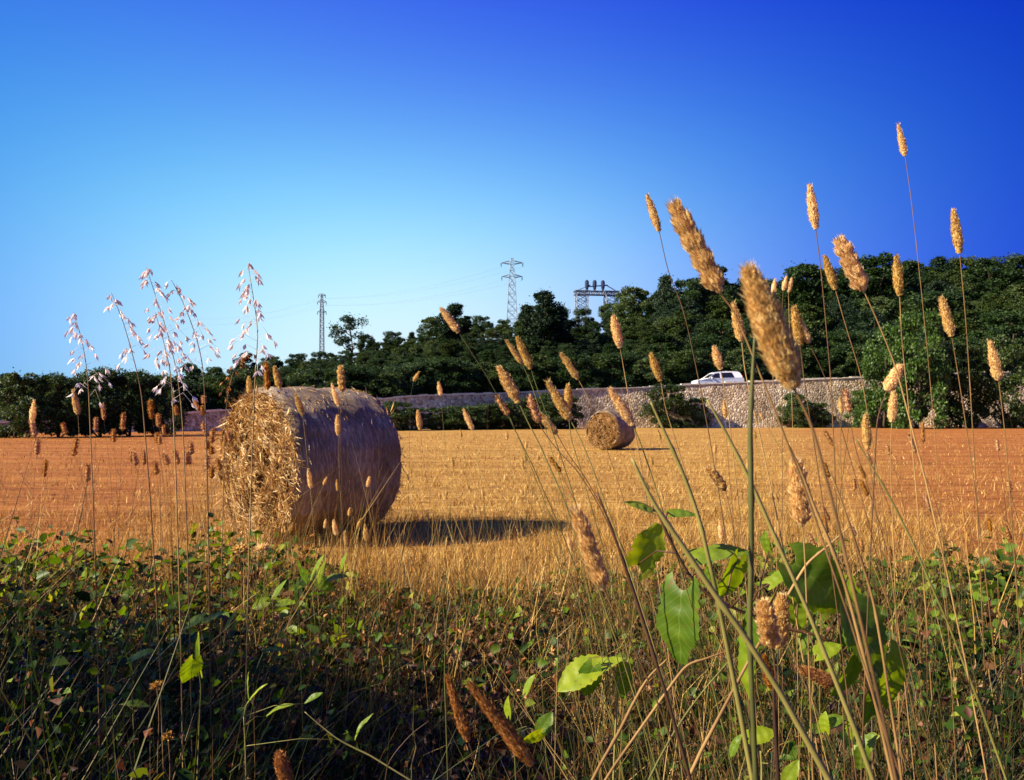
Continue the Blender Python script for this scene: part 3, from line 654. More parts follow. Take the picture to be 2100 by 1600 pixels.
# ------------------------------------------------------------------ hay bales
def bale(label, loc, ang, Rr, L, straws, seed, holes):
    """axis along local X, near end at -X"""
    t = thing('hay_bale', label, 'hay bale', (loc[0], loc[1], 0), ang, 'round hay bales')
    r = np.random.default_rng(seed); na, nl = 96, 30
    def rad(a, x):
        flat = np.where(np.sin(a) < -.55, 1 - .06 * ((-np.sin(a) - .55) / .45), 1.0)
        edge = 1 - .07 * np.clip((np.abs(x) / (L / 2) - .82) / .18, 0, 1) ** 2
        return Rr * flat * edge * (1 + .008 * np.sin(a * 9 + x * 4) + .006 * np.sin(a * 23 + seed) + .010 * np.sin(x * 17 + a * 2) + .006 * np.sin(a * 41 + x * 30))
    A, X = np.meshgrid(np.linspace(0, 2 * np.pi, na, endpoint=False), np.linspace(-L / 2, L / 2, nl))
    RR = rad(A, X); V = np.stack([X, RR * np.cos(A), Rr * .945 + RR * np.sin(A)], -1).reshape(-1, 3)
    lp = []; 
    for i in range(nl - 1):
        for j in range(na): lp += [i * na + j, i * na + (j + 1) % na, (i + 1) * na + (j + 1) % na, (i + 1) * na + j]
    me = np_mesh('net_wrap', V, np.array(lp), np.full((nl - 1) * na, 4), M['wrap']); me.polygons.foreach_set('use_smooth', [True] * len(me.polygons))
    link('net_wrap', me, t)
    # fuzz of stalks poking through the wrap
    n = straws // 6; a = r.uniform(0, 2 * np.pi, n); x = r.uniform(-L / 2, L / 2, n); q = rad(a, x)
    P = np.stack([x, q * np.cos(a), Rr * .945 + q * np.sin(a)], 1); O = np.stack([0 * a, np.cos(a), np.sin(a)], 1); Tn = np.stack([0 * a, -np.sin(a), np.cos(a)], 1)
    T = Tn * r.choice([-1, 1], (n, 1)) + O * r.uniform(.0, .16, (n, 1)) + r.normal(size=(n, 3)) * .25
    fz = leaf_cloud(P - O * .004, T, O + .3 * r.normal(size=(n, 3)), r.uniform(.03, .12, n), r.uniform(.003, .007, n), .2)
    link('loose_straw', np_mesh('loose_straw', *fz, M['straw']), t)
    for s in (-1, 1):
        nr = 22; vs = [(0, 0, 0)]; 
        rr_ = np.linspace(0, 1, nr + 1)[1:]; Aq = np.linspace(0, 2 * np.pi, na, endpoint=False)
        AA, Q = np.meshgrid(Aq, rr_)
        def dep(AA, Q):
            yy = Q * np.cos(AA); zz = Q * np.sin(AA)
            d = .02 * np.sin(Q * 38 + AA * 1.0) * (1 - Q * .3) + .05 * vnoise(yy * 5, zz * 5, 1, seed) - .05 * (Q ** 6) + .012 * vnoise(yy * 19, zz * 19, 1, seed + 3)
            for hy, hz_, hr, hd in holes: d = d - hd * np.exp(-(((yy - hy) / hr) ** 2 + ((zz - hz_) / (hr * 1.35)) ** 2))
            return d + .03
        Dp = dep(AA, Q); base = rad(AA, np.full_like(AA, s * L / 2)) * Q
        V = np.stack([s * (L / 2 + Dp * (Q < .999)), base * np.cos(AA), Rr * .945 + base * np.sin(AA)], -1).reshape(-1, 3)
        V = np.concatenate([[[s * (L / 2 + float(dep(np.zeros(1), np.zeros(1))[0])), 0, Rr * .945]], V])
        lp = []; npf = []
        for j in range(na): lp += [0, 1 + j, 1 + (j + 1) % na]; npf.append(3)
        for i in range(nr - 1):
            for j in range(na): lp += [1 + i * na + j, 1 + (i + 1) * na + j, 1 + (i + 1) * na + (j + 1) % na, 1 + i * na + (j + 1) % na]; npf.append(4)
        me = np_mesh('straw_face', V, np.array(lp), np.array(npf), M['bale_core']); face = link('straw_face', me, t)
        n = straws if s < 0 else straws // 5
        q = np.sqrt(r.uniform(0, 1, n)) * 1.0; a = r.uniform(0, 2 * np.pi, n); d = dep(a, q)
        rr = rad(a, np.full(n, s * L / 2)) * q
        P = np.stack([s * (L / 2 + d + r.uniform(-.01, .012, n)), rr * np.cos(a), Rr * .945 + rr * np.sin(a)], 1)
        Tn = np.stack([0 * a, -np.sin(a), np.cos(a)], 1); Ra = np.stack([0 * a, np.cos(a), np.sin(a)], 1); O = np.array([[s, 0, 0]])
        T = Tn * r.normal(size=(n, 1)) * 1.1 + Ra * r.normal(size=(n, 1)) * .6 + O * r.uniform(-.15, .16, (n, 1)) + np.array([[0, 0, -.25]])
        W_ = r.uniform(.003, .008, n)
        sv = leaf_cloud(P, T, O + .5 * r.normal(size=(n, 3)), r.uniform(.03, .11, n), W_, .25)
        # ragged skirt of straw hanging from the rim
        m_ = n // 30; a = r.uniform(0, 2 * np.pi, m_); q = r.uniform(.93, 1.0, m_); rr = rad(a, np.full(m_, s * L / 2)) * q
        P = np.stack([s * (L / 2 + r.uniform(-.04, .02, m_)), rr * np.cos(a), Rr * .945 + rr * np.sin(a)], 1)
        T = np.stack([s * r.uniform(-.1, .8, m_), np.cos(a) * .5 + .5 * r.normal(size=m_), np.sin(a) * .5 + .4 * r.normal(size=m_) - .3], 1)
        s2 = leaf_cloud(P, T, r.normal(size=(m_, 3)), r.uniform(.04, .14, m_), r.uniform(.004, .010, m_), .25)
        link('straw_strands', np_mesh('straw_strands', *merge([sv, s2]), M['straw']), face)
    return t
# axis local -X must point to the camera side and left: direction a=(-.695,-.72)
bale('big round hay bale with ragged sunlit straw end and shaded wrapped side, before the weeds', (-1.82, 7.9), math.atan2(.72, .695), .682, 1.08, 14000, 4,
     [(-.42, .05, .10, .30), (.02, -.50, .11, .28), (.35, .22, .06, .18), (-.05, .20, .06, .16), (-.2, -.25, .08, .14), (.5, -.3, .05, .14)])
bale('small far round hay bale lying on the open field near the stone wall', (at(1253, 900, 27).x, 27), math.atan2(.81, .588), .61, 1.05, 1800, 9, [(-.2, .1, .1, .1), (.1, -.4, .12, .1)])

# ------------------------------------------------------------------ seed heads
def glume_set(r, P, O, l, w, up=1.0, spread=.45):
    n = len(P); T = O * spread + np.array([[0, 0, up]]) + r.normal(size=(n, 3)) * .16
    return leaf_cloud(P, T, O + r.normal(size=(n, 3)) * .25, l, w, .3)

def head_mesh(name, seed, kind, mat, n=520):
    """unit head: z 0..1, radius 1 -> scaled per plant"""
    r = np.random.default_rng(seed); rings, sd = 16, 12
    def prof(t):
        if kind == 'lobed': return (.55 + .38 * np.abs(np.sin(t * 15 + seed))) * np.clip(t / .08, .25, 1) * np.clip((1 - t) / .25, .25, 1) ** .6
        return .88 * np.clip(t / (.10 + .06 * (seed % 3)), .3, 1) ** .6 * np.clip((1 - t) / (.32 + .09 * (seed % 4)), .08, 1) ** .6 * (1 - .12 * t + .05 * np.sin(t * 9 + seed))
    V = []; lp = []; npf = []
    A = np.linspace(0, 2 * np.pi, sd, endpoint=False)
    for i in range(rings + 1):
        t = i / rings; q = prof(np.array(t)) * .78
        for a in A: V.append((q * math.cos(a), q * math.sin(a), t * .97))
    for i in range(rings):
        for j in range(sd): lp += [i * sd + j, i * sd + (j + 1) % sd, (i + 1) * sd + (j + 1) % sd, (i + 1) * sd + j]; npf.append(4)
    core = (np.array(V), np.array(lp), np.array(npf))
    # z is stretched a lot when scaled, so glumes are laid out in the final 1:9 proportion
    k = 9.0
    t = r.uniform(.0, .97, n); a = r.uniform(0, 2 * np.pi, n)
    if kind == 'lobed':
        a = np.round(a / (2 * np.pi) * 5) / 5 * 2 * np.pi + t * 3 + r.normal(size=n) * .35
    q = prof(t) * .80
    P = np.stack([q * np.cos(a), q * np.sin(a), t * k], 1); O = np.stack([np.cos(a), np.sin(a), 0 * a], 1)
    gl = glume_set(r, P, O, r.uniform(.45, .8, n) if kind != 'lobed' else r.uniform(.7, 1.1, n), r.uniform(.2, .36, n), 1.0, .2 if kind != 'lobed' else .55)
    m = n // 3; t = r.uniform(.05, 1, m); a = r.uniform(0, 2 * np.pi, m); q = prof(t) * .85
    P = np.stack([q * np.cos(a), q * np.sin(a), t * k], 1); O = np.stack([np.cos(a), np.sin(a), 0 * a], 1)
    br = glume_set(r, P, O, r.uniform(.6, 1.1, m), r.uniform(.03, .07, m), 1.0, .42)
    V2, l2, n2 = merge([gl, br]); V2 = V2 * np.array([[1, 1, 1 / k]])
    return np_mesh(name, *merge([core, (V2, l2, n2)]), mat)

HEADS = {'a': [head_mesh('seed_head_dense', s, 'dense', M['seed'], 560) for s in (1, 2, 3, 13, 14, 15, 16)],
         'big': [head_mesh('seed_head_large', 4, 'dense', M['seed'], 3100)],
         'b': [head_mesh('seed_head_lobed', s, 'lobed', M['seed'], 900) for s in (5, 6)],
         'br': [head_mesh('seed_head_brown', s, 'dense', M['seed_brown'], 900) for s in (7, 8)],
         'sm': [head_mesh('seed_head_small', s, 'dense', M['seed'], 200) for s in (9, 10)],
         'sb': [head_mesh('seed_head_thin', s, 'lobed', M['seed_brown'], 160) for s in (11, 12)]}

def catmull(P, n=6):
    P = [Vector(p) for p in P]
    if len(P) < 3: return [P[0].lerp(P[-1], k / n) for k in range(n + 1)]
    Q = [P[0] * 2 - P[1]] + P + [P[-1] * 2 - P[-2]]; out = []
    for i in range(1, len(Q) - 2):
        a, b, c, d = Q[i - 1:i + 3]
        for k in range(n):
            t = k / n; out.append(.5 * ((2 * b) + (c - a) * t + (2 * a - 5 * b + 4 * c - d) * t * t + (3 * b - a - 3 * c + d) * t ** 3))
    out.append(P[-1]); return out

def to_ground(pts, gz=0.0):
    """continue a stem downward, easing to the vertical, until it reaches the soil"""
    pts = [Vector(p) for p in pts]; d = (pts[-1] - pts[-2]).normalized(); step = .08
    if d.z > -.2: d = Vector((d.x, d.y, -.6)).normalized()
    p = pts[-1].copy()
    for _ in range(60):
        if p.z <= gz: break
        d = (d * .9 + Vector((0, 0, -1)) * .1).normalized(); p = p + d * step; pts.append(p.copy())
    return pts

def grass(x1, y1, x2, y2, w, stem, var, label, D=None, Lr=.045, stemmat=None, r_mm=None, group='ripe grass seed heads', name='ripe_grass_plant', cat='grass', dy=0.0):
    ln = math.hypot(x2 - x1, y2 - y1)
    if D is None: D = min(3.2, max(.36, F * Lr / ln))
    tip = at(x1, y1, D); base = at(x2, y2, D) ; tip.y += dy
    P = [base] + [at(sx, sy, D) for sx, sy in stem]
    if not stem:
        d = (base - tip).normalized(); P.append(base + d * .05 + Vector((0, 0, -.02)))
    pts = to_ground(catmull(P, 5)); root = pts[-1]; t = thing(name, label, cat, (root.x, root.y, 0), 0, group)
    o = Vector((root.x, root.y, 0)); mb = MB(); rr = (r_mm or max(.5, min(.85, w / F * D * 1000 * .06))) / 1000; k = len(pts)
    pts = [tip.lerp(base, .9)] + pts
    mb.tube([p - o for p in pts], [rr * (.65 + .35 * i / k) for i in range(len(pts))], 6)
    link('stem', mb.mesh('stem', stemmat or M['dry_stem'], True), t)
    h = link('seed_head', random.choice(HEADS[var]), t)
    d = (tip - base); L = d.length; q = d.normalized().to_track_quat('Z', 'Y'); rad = w / 2 / F * D
    h.matrix_local = Matrix.Translation(base - o) @ q.to_matrix().to_4x4() @ Matrix.Rotation(random.uniform(0, 6.28), 4, 'Z') @ Matrix.Diagonal((rad, rad, L, 1))
    return t, D

G = M['green_stem']; DS = M['dry_stem']; BS = M['brown_stem']
GR = [
 (1327, 400, 1352, 475, 20, [(1372, 560), (1402, 640), (1430, 765), (1452, 880)], 'a', 'small pale seed head on a hair-thin stem, against the sky above the white car', None, DS),
 (1382, 420, 1478, 603, 42, [(1510, 650), (1560, 770), (1600, 870), (1650, 1000)], 'b', 'long jagged two-tone seed head against the sky, next to the thickest one', .5, DS),
 (1536, 556, 1628, 797, 72, [(1650, 840), (1668, 885), (1690, 965), (1720, 1080)], 'big', 'thickest golden seed head, hanging large over the stone wall', .37, DS),
 (1660, 380, 1673, 470, 24, [(1684, 560), (1697, 700), (1705, 800), (1712, 960)], 'a', 'slim upright seed head standing alone against the deep blue sky', None, DS),
 (1720, 490, 1772, 598, 34, [(1800, 660), (1832, 740), (1850, 800)], 'b', 'split-tipped seed head leaning across the tops of the hill trees', .75, DS),
 (1691, 525, 1713, 594, 22, [(1735, 670), (1765, 770), (1780, 850)], 'a', 'plump seed head on a long stem just beneath the split-tipped one', 1.0, DS),
 (1838, 525, 1845, 607, 24, [(1850, 700), (1860, 800)], 'a', 'upright seed head in front of the highest round tree on the skyline', .85, DS),
 (1842, 256, 1856, 320, 17, [(1870, 420), (1890, 600)], 'a', 'seed head raised far higher into the sky than all others', 1.1, DS),
 (1504, 622, 1521, 700, 26, [(1530, 770), (1560, 900)], 'a', 'seed head dangling between the jagged one and the thickest one', .85, DS),
 (1628, 630, 1641, 708, 26, [(1652, 800), (1668, 900)], 'a', 'upright half of the forked pair against the dark trees', .8, DS),
 (1638, 655, 1659, 704, 20, [(1690, 770), (1720, 860)], 'a', 'short drooping half of the forked pair against the dark trees', .8, DS),
 (1464, 710, 1478, 758, 22, [(1490, 820), (1500, 900)], 'a', 'short seed head right over the roof of the white car', 1.2, DS),
 (1334, 725, 1355, 782, 20, [(1366, 840), (1385, 900)], 'a', 'small seed head just clear of the wall, short of the nose of the car', 1.1, DS),
 (1257, 648, 1272, 714, 22, [(1280, 760), (1292, 830), (1305, 900)], 'a', 'upright seed head against the dark trees above the small bale', 1.05, DS),
 (1150, 725, 1186, 778, 18, [(1205, 815), (1230, 880)], 'a', 'slanting seed head in front of the trees, off the crossed pair', 1.1, DS),
 (904, 632, 941, 682, 19, [(965, 720), (1000, 775), (1040, 850), (1090, 950)], 'a', 'pinkish seed head tilted on a slanting stem against the first dark hump of trees', 1.05, G),
 (1038, 698, 1071, 746, 15, [(1090, 790), (1110, 850)], 'a', 'thinner half of the touching pair above the wall', 1.15, G),
 (1060, 692, 1089, 757, 20, [(1103, 800), (1125, 860)], 'a', 'fatter half of the touching pair above the wall', 1.0, G),
 (1022, 752, 1064, 826, 29, [(1085, 870), (1110, 920), (1150, 1010)], 'a', 'plump golden seed head crossing the wall top, lowest of the three-stemmed cluster', .8, G),
 (1123, 783, 1170, 862, 27, [(1190, 900), (1215, 960)], 'a', 'longer half of the crossed V pair of seed heads before the wall', .78, G),
 (1165, 788, 1166, 845, 19, [(1172, 900), (1190, 960)], 'a', 'shorter upright half of the crossed V pair of seed heads', 1.0, G),
 (1250, 797, 1298, 872, 27, [(1312, 905), (1335, 970)], 'a', 'golden seed head overlapping the small bale', .8, G),
 (1017, 812, 1044, 852, 16, [(1060, 890), (1090, 960)], 'sb', 'dull brown seed head low against the wall-foot shrubs', 1.3, G),
 (1084, 812, 1106, 868, 20, [(1118, 890), (1150, 930), (1190, 975), (1240, 1060), (1290, 1180)], 'sb', 'ragged brownish spike on a long curving brown stem', .95, BS),
 (1106, 848, 1142, 890, 20, [(1165, 930), (1200, 980), (1240, 1050)], 'a', 'short spike at the elbow of the curving brown stem', 1.1, BS),
 (1180, 1045, 1240, 1212, 34, [(1262, 1260), (1300, 1330), (1340, 1420)], 'b', 'long pale spike low over the shadow of the big bale', .55, DS),
 (1632, 945, 1645, 1080, 36, [(1650, 1130), (1655, 1250)], 'b', 'feathery pale spike standing on the red soil beyond the climber leaves', .65, DS),
 (1452, 958, 1488, 1006, 20, [(1500, 1060), (1510, 1150)], 'b', 'small tan spike drooping over the bare field, short of the thick green stalk', 1.2, DS),
 (1774, 850, 1779, 922, 22, [(1790, 1000), (1805, 1120)], 'a', 'upright seed head on the red soil under the fresh-green bush', .95, DS),
 (1732, 798, 1742, 846, 16, [(1755, 920), (1790, 1030)], 'sb', 'thin seed head in front of the end of the wall', 1.3, DS),
 (1848, 748, 1818, 802, 30, [(1800, 860), (1795, 930)], 'a', 'plump bright seed head bent over in front of the fresh-green bush', .8, DS),
 (1833, 803, 1829, 866, 22, [(1826, 940), (1830, 1050)], 'a', 'upright seed head directly beneath the bent-over bright one', 1.0, DS),
 (1590, 572, 1584, 603, 12, [(1582, 640), (1585, 760)], 'sm', 'first tiny far seed head of the three on the skyline', 1.7, DS),
 (1613, 566, 1606, 596, 12, [(1604, 640), (1604, 760)], 'sm', 'middle tiny far seed head of the three on the skyline', 1.7, DS),
 (1624, 570, 1617, 600, 12, [(1618, 640), (1622, 760)], 'sm', 'last tiny far seed head of the three on the skyline', 1.7, DS),
 (918, 1388, 960, 1520, 27, [(985, 1590)], 'br', 'slim brown seed head in the dark weeds, partner of the fatter one', .7, BS),
 (964, 1403, 1092, 1568, 36, [(1120, 1600)], 'br', 'fat brown seed head lying slantwise in the dark weeds', .55, BS),
 (572, 1543, 592, 1620, 36, [(600, 1660)], 'br', 'stubby brown seed head poking from the bottom of the dark weeds', .8, BS),
 (1564, 1232, 1583, 1330, 40, [(1590, 1380), (1594, 1480), (1596, 1600)], 'b', 'shaded golden spike on a reddish stem among the climber leaves', .6, BS),
 (1604, 1222, 1596, 1330, 32, [(1594, 1400), (1590, 1500)], 'b', 'darker golden spike close against the reddish-stemmed one', .65, BS),
 (1566, 1345, 1586, 1414, 28, [(1590, 1500), (1596, 1600)], 'br', 'small drooping golden spike under the pair among the climber leaves', .7, BS),
 (1642, 1372, 1712, 1402, 34, [(1730, 1440), (1740, 1500)], 'br', 'brown curled seed head lying nearly flat under the big dark leaf', .75, BS),
 (510, 772, 512, 808, 15, [(514, 900), (516, 1000)], 'sm', 'short seed head peeping over the straw end of the big bale', 1.9, DS),
 (545, 742, 549, 800, 15, [(552, 880), (555, 1000)], 'sb', 'tall thin seed head over the top rim of the big bale', 1.8, DS),
 (563, 752, 574, 796, 17, [(580, 880), (586, 1000)], 'a', 'plump seed head over the top rim of the big bale', 1.7, DS),
 (606, 808, 621, 852, 15, [(626, 900), (636, 1000)], 'a', 'seed head across the corner between the two faces of the big bale', 1.8, DS),
 (680, 786, 694, 834, 13, [(697, 870), (700, 960)], 'sm', 'slim leaning seed head on the top edge of the shaded bale side', 1.8, DS),
 (698, 752, 702, 805, 15, [(698, 850), (696, 960), (700, 1060)], 'b', 'upright spike rising above the shaded bale side against the trees', 1.7, DS),
 (692, 852, 694, 893, 15, [(695, 960), (702, 1060)], 'a', 'golden seed head in the middle of the shaded bale side', 1.9, DS),
 (632, 962, 638, 1002, 13, [(645, 1060), (655, 1120)], 'sm', 'small pale seed head low on the shaded bale side', 2.0, G),
 (857, 842, 862, 882, 15, [(868, 940), (880, 1010)], 'a', 'orange seed head in front of the low wall shrubs past the big bale', 1.9, DS),
 (950, 840, 970, 882, 15, [(978, 930), (990, 1010)], 'sm', 'pale seed head bent at the field edge below the first dark hump', 1.8, G),
 (899, 783, 904, 812, 12, [(908, 860), (915, 930)], 'sm', 'tiny pale seed head against the coping of the wall', 2.2, G),
 (860, 762, 848, 782, 10, [(842, 820), (840, 900)], 'sm', 'tiny whitish tip leaning in front of the low trees', 2.3, G),
 (684, 1066, 690, 1098, 13, [(694, 1140)], 'sm', 'stubby seed head in the shade at the foot of the bale, first of three', 2.3, DS),
 (707, 1090, 712, 1122, 13, [(716, 1160)], 'a', 'orange stubby seed head at the foot of the bale, lowest of three', 2.3, DS),
 (748, 1076, 751, 1108, 13, [(756, 1150)], 'sm', 'stubby pale seed head under the rounded edge of the bale, last of three', 2.3, DS),
 (1484, 820, 1488, 858, 12, [(1492, 930), (1500, 1020)], 'sm', 'small seed head in front of the wall stones under the car', 1.9, DS),
 (1128, 938, 1150, 968, 11, [(1165, 1000), (1190, 1050)], 'sb', 'dark little seed head over the middle of the field', 1.6, BS),
 (1476, 1068, 1480, 1108, 14, [(1484, 1180)], 'sm', 'short seed head just above the curled climber leaf', 1.6, DS),
 (1163, 1092, 1172, 1130, 13, [(1182, 1190)], 'sm', 'short seed head at the end of the bale shadow', 1.9, DS),
 (1722, 815, 1726, 848, 12, [(1724, 930), (1728, 1020)], 'sm', 'tiny seed head on the stones at the end of the wall', 2.0, DS),
 (1955, 430, 1968, 520, 24, [(1980, 650), (1990, 800)], 'a', 'seed head in the open sky out past the bent-over bright one', .9, DS),
 (1930, 610, 1952, 690, 24, [(1970, 800), (1985, 900)], 'a', 'leaning seed head over the outer bushes past the wall', .9, DS),
 (2030, 700, 2048, 780, 26, [(2060, 880), (2070, 1000)], 'a', 'outermost seed head over the dark bush past the wall', .9, DS),
 (150, 800, 160, 850, 16, [(165, 950), (170, 1050)], 'a', 'seed head before the dark bushes outside the oats', 1.7, DS),
 (70, 820, 66, 868, 15, [(64, 950), (62, 1050)], 'sm', 'outermost seed head before the dark bushes beyond the oats', 1.8, DS),
]
for x1, y1, x2, y2, w, st, var, lab, D, sm in GR:
    if D and D >= 1.6 and x1 < 1000: D *= 1.95
    grass(x1, y1, x2, y2, w, st, var, lab, D, stemmat=sm)

# crowd of brown stalks beside the bale, thin grasses over the field, dry stalks on the red flank
def crowd(n, xr, yr, lr, Dr, lean, var, label, group, mat, w=(10, 14), mid=None):
    for k in range(n):
        x = random.uniform(*xr); y = random.uniform(*yr); ln = random.uniform(*lr); a = random.gauss(lean, .16); D = random.uniform(*Dr)
        bx, by = x + math.sin(a) * ln, y + math.cos(a) * ln; s2 = random.uniform(120, 220)
        grass(x, y, bx, by, random.uniform(*w), [(bx + math.sin(a) * s2 * .55, by + s2 * .5), (bx + math.sin(a) * s2 * .9, by + s2)], var, label, D, stemmat=mat, group=group, name='dry_grass_stalk', cat='grass')
crowd(28, (262, 480), (800, 960), (18, 34), (4.2, 5.7), .12, 'sb', 'thin brown grass stalk in the thicket between the oats and the big bale', 'brown grass stalks beside the big bale', BS)
crowd(10, (20, 255), (820, 960), (22, 40), (4.2, 5.7), .12, 'sb', 'thin brown grass stalk on the outer side of the oats', 'brown grass stalks outside the oats', BS)
crowd(20, (830, 1180), (880, 1040), (12, 20), (4.0, 5.6), .3, 'sm', 'fine green-stemmed grass with a small pale head over the open field', 'fine grasses over the middle of the field', G, (6, 9))
crowd(16, (1650, 1850), (880, 1120), (22, 38), (2.4, 4.6), .25, 'sb', 'dry brown stalk among the others over the red soil beyond the climber', 'dry stalks over the red soil', BS, (9, 13))
crowd(12, (1320, 1640), (840, 1010), (14, 24), (3.4, 5.2), .25, 'sm', 'thin stalk in front of the field between the small bale and the feathery spike', 'thin stalks past the small bale', G, (7, 10))
crowd(9, (560, 800), (930, 1080), (16, 26), (3.8, 5.2), -.2, 'sm', 'green grass stalk standing in front of the shaded bale side', 'green grass stalks before the bale', G, (7, 10))
crowd(8, (1860, 2080), (840, 1100), (24, 44), (1.1, 2.2), .2, 'sb', 'dry brown stalk outside the bent-over bright seed head', 'dry stalks on the outer flank', BS, (9, 13))

# ------------------------------------------------------------------ thick near stalks (no heads in view) and bent straws
def stalk(label, pts, D, r_mm, mat, name='grass_stalk', taper=1.5, ground=True):
    P = catmull([at(x, y, D) for x, y in pts], 6)
    if ground: P = to_ground(P)
    root = P[-1]; o = Vector((root.x, root.y, 0 if ground else root.z)); mb = MB(); k = len(P)
    rr = [r_mm * .8 / 1000 * (.5 + .5 * min(1, i / 14)) * (1.35 if i % 11 == 9 else 1) for i in range(k)]
    mb.tube([p - o for p in P], rr, 8); ob = link(name, mb.mesh(name, mat, True)); ob.location = o
    return tag(ob, label, 'grass stalk', 'thick grass stalks')
stalk('thick upright pale-green stalk rising past the thickest seed head down to the picture bottom', [(1548, 690), (1543, 780), (1539, 880), (1540, 980), (1541, 1120), (1538, 1300), (1545, 1480), (1550, 1600)], .5, 2.0, G)
stalk('thick dark-green stalk slanting down through the climber leaves', [(1296, 940), (1340, 1030), (1400, 1120), (1460, 1210), (1530, 1310), (1600, 1420)], .48, 2.0, G)
stalk('slanting green stalk beside the tall shrub, thinner at the top', [(1335, 825), (1360, 880), (1400, 970), (1432, 1060), (1452, 1140), (1470, 1220)], .6, 1.8, G)
stalk('dark slanting stalk crossing the field short of the thick upright one', [(1450, 820), (1490, 890), (1540, 990), (1580, 1080), (1620, 1170), (1660, 1260)], .55, 1.6, G)
stalk('brown stalk running down from the thickest seed head to the big dark leaf', [(1600, 880), (1640, 960), (1670, 1040), (1700, 1110), (1730, 1190), (1760, 1300), (1800, 1460)], .6, 1.5, DS)
stalk('dry tan stalk along the outer edge of the climber', [(1700, 960), (1730, 1040), (1760, 1130), (1790, 1230), (1810, 1340)], .75, 1.5, DS)
stalk('straight green stalk bending over the red soil toward the corner', [(1755, 900), (1790, 960), (1830, 1030), (1870, 1110)], .8, 1.3, G)
stalk('reddish stem rising from the picture bottom under the golden spikes', [(1586, 1400), (1588, 1460), (1592, 1530), (1596, 1600)], .6, 2.0, BS)
stalk('dark brown stem beside the long pale spike', [(1225, 1010), (1260, 1100), (1295, 1200), (1330, 1310), (1365, 1420)], .6, 1.6, BS)
stalk('pale green stalk low in front of the dark weeds below the climber', [(1505, 1400), (1535, 1480), (1545, 1560), (1548, 1600)], .6, 1.8, G)
stalk('pale dry twig slanting up over the red soil from the climber', [(1742, 1080), (1700, 1118), (1660, 1152), (1640, 1180)], .7, 1.5, DS)
stalk('long bent straw crossing the dark weeds below the heart-shaped leaf', [(1368, 1352), (1330, 1390), (1300, 1440), (1270, 1500), (1230, 1570)], .7, 1.6, DS)
stalk('short bent straw meeting the long one under the lobed leaf', [(1500, 1332), (1450, 1350), (1410, 1365), (1380, 1400)], .7, 1.4, DS)
stalk('thin green stalk slanting the other way through the weeds under the lobed leaf', [(1500, 1350), (1440, 1420), (1390, 1490), (1350, 1560)], .75, 1.1, G)
stalk('dry stalk crossing the dark weeds at the very bottom', [(625, 1460), (660, 1490), (700, 1520), (760, 1550)], 1.4, 1.8, G)
stalk('brown stalk slanting through the shade under the brown seed heads', [(880, 1478), (840, 1510), (800, 1560), (790, 1600)], 1.3, 1.2, BS)
stalk('tall green weed stem rising from the dark weeds near the picture middle', [(918, 1230), (915, 1300), (912, 1380), (915, 1480)], 1.6, 1.8, G)

# ------------------------------------------------------------------ oats
def oat(label, pts, D, n, span, spread, seed, mat=None):
    r = random.Random(seed); P = to_ground(catmull([at(x, y, D) for x, y in pts], 8)); root = P[-1]; o = Vector((root.x, root.y, 0))
    t = thing('wild_oat', label, 'oat', (root.x, root.y, 0), 0, 'pale oats against the sky')
    mb = MB(); k = len(P); mb.tube([p - o for p in P], [.0006 + .0012 * i / k for i in range(k)], 6); link('stem', mb.mesh('stem', DS, True), t)
    acc = [0]
    for i in range(1, k): acc.append(acc[-1] + (P[i] - P[i - 1]).length)
    br = MB(); pos = []; 
    for q in range(n):
        s = span * (q + r.random() * .8) / n; i = max(0, min(k - 2, next((j for j in range(k) if acc[j] > s), 1) - 1))
        p = P[i].lerp(P[i + 1], min(1, max(0, (s - acc[i]) / max(1e-6, acc[i + 1] - acc[i]))))
        a = r.uniform(0, 6.28); ln = spread * (.25 + .9 * s / span) * r.uniform(.5, 1.1)
        dr = Vector((math.cos(a), math.sin(a) * .8, 0)); m = p + dr * ln * .55 + Vector((0, 0, ln * .3)); e = p + dr * ln + Vector((0, 0, -ln * .15))
        br.tube([p - o, m - o, e - o], [.0004, .0003, .0003], 4); pos.append((e - o, dr))
        if r.random() < .5: pos.append((m - o, dr))
    Ps, Ts, Ns, ls, ws = [], [], [], [], []
    for e, dr in pos:
        for s in (-1, 1, .3):
            d = Vector((dr.x * .5 + s * .45 * -dr.y, dr.y * .5 + s * .45 * dr.x, -.9)) + Vector((r.gauss(0, .2), r.gauss(0, .2), r.gauss(0, .2)))
            Ps.append(e); Ts.append(d); Ns.append((r.gauss(0, 1), -1, r.gauss(0, .6))); ls.append(r.uniform(.013, .022)); ws.append(r.uniform(.004, .0075))
    bn = (np.array([tuple(q) for q in br.v]), np.array([i for f in br.f for i in f]), np.array([len(f) for f in br.f]))
    sp = leaf_cloud(np.array(Ps), np.array(Ts), np.array(Ns), np.array(ls), np.array(ws), .3)
    link('panicle', np_mesh('panicle', *merge([bn, sp]), mat or M['oat']), t)
oat('tall pinkish oat with loose spikelets standing by itself above the bale', [(508, 542), (518, 600), (528, 680), (524, 760), (520, 860), (515, 1000)], 2.0, 30, .24, .055, 1)
oat('pale oat reaching highest of the leaning group beside the bale', [(300, 548), (320, 610), (345, 690), (365, 780), (375, 880), (380, 1000)], 2.1, 30, .24, .05, 2)
oat('pale arching oat leaning in towards the big bale', [(352, 575), (375, 620), (398, 680), (415, 750), (422, 860), (425, 980)], 2.1, 26, .22, .05, 3)
oat('pinkish short oat low between the taller pale oats', [(318, 640), (335, 700), (350, 770), (356, 860), (360, 960)], 1.9, 22, .2, .05, 4)
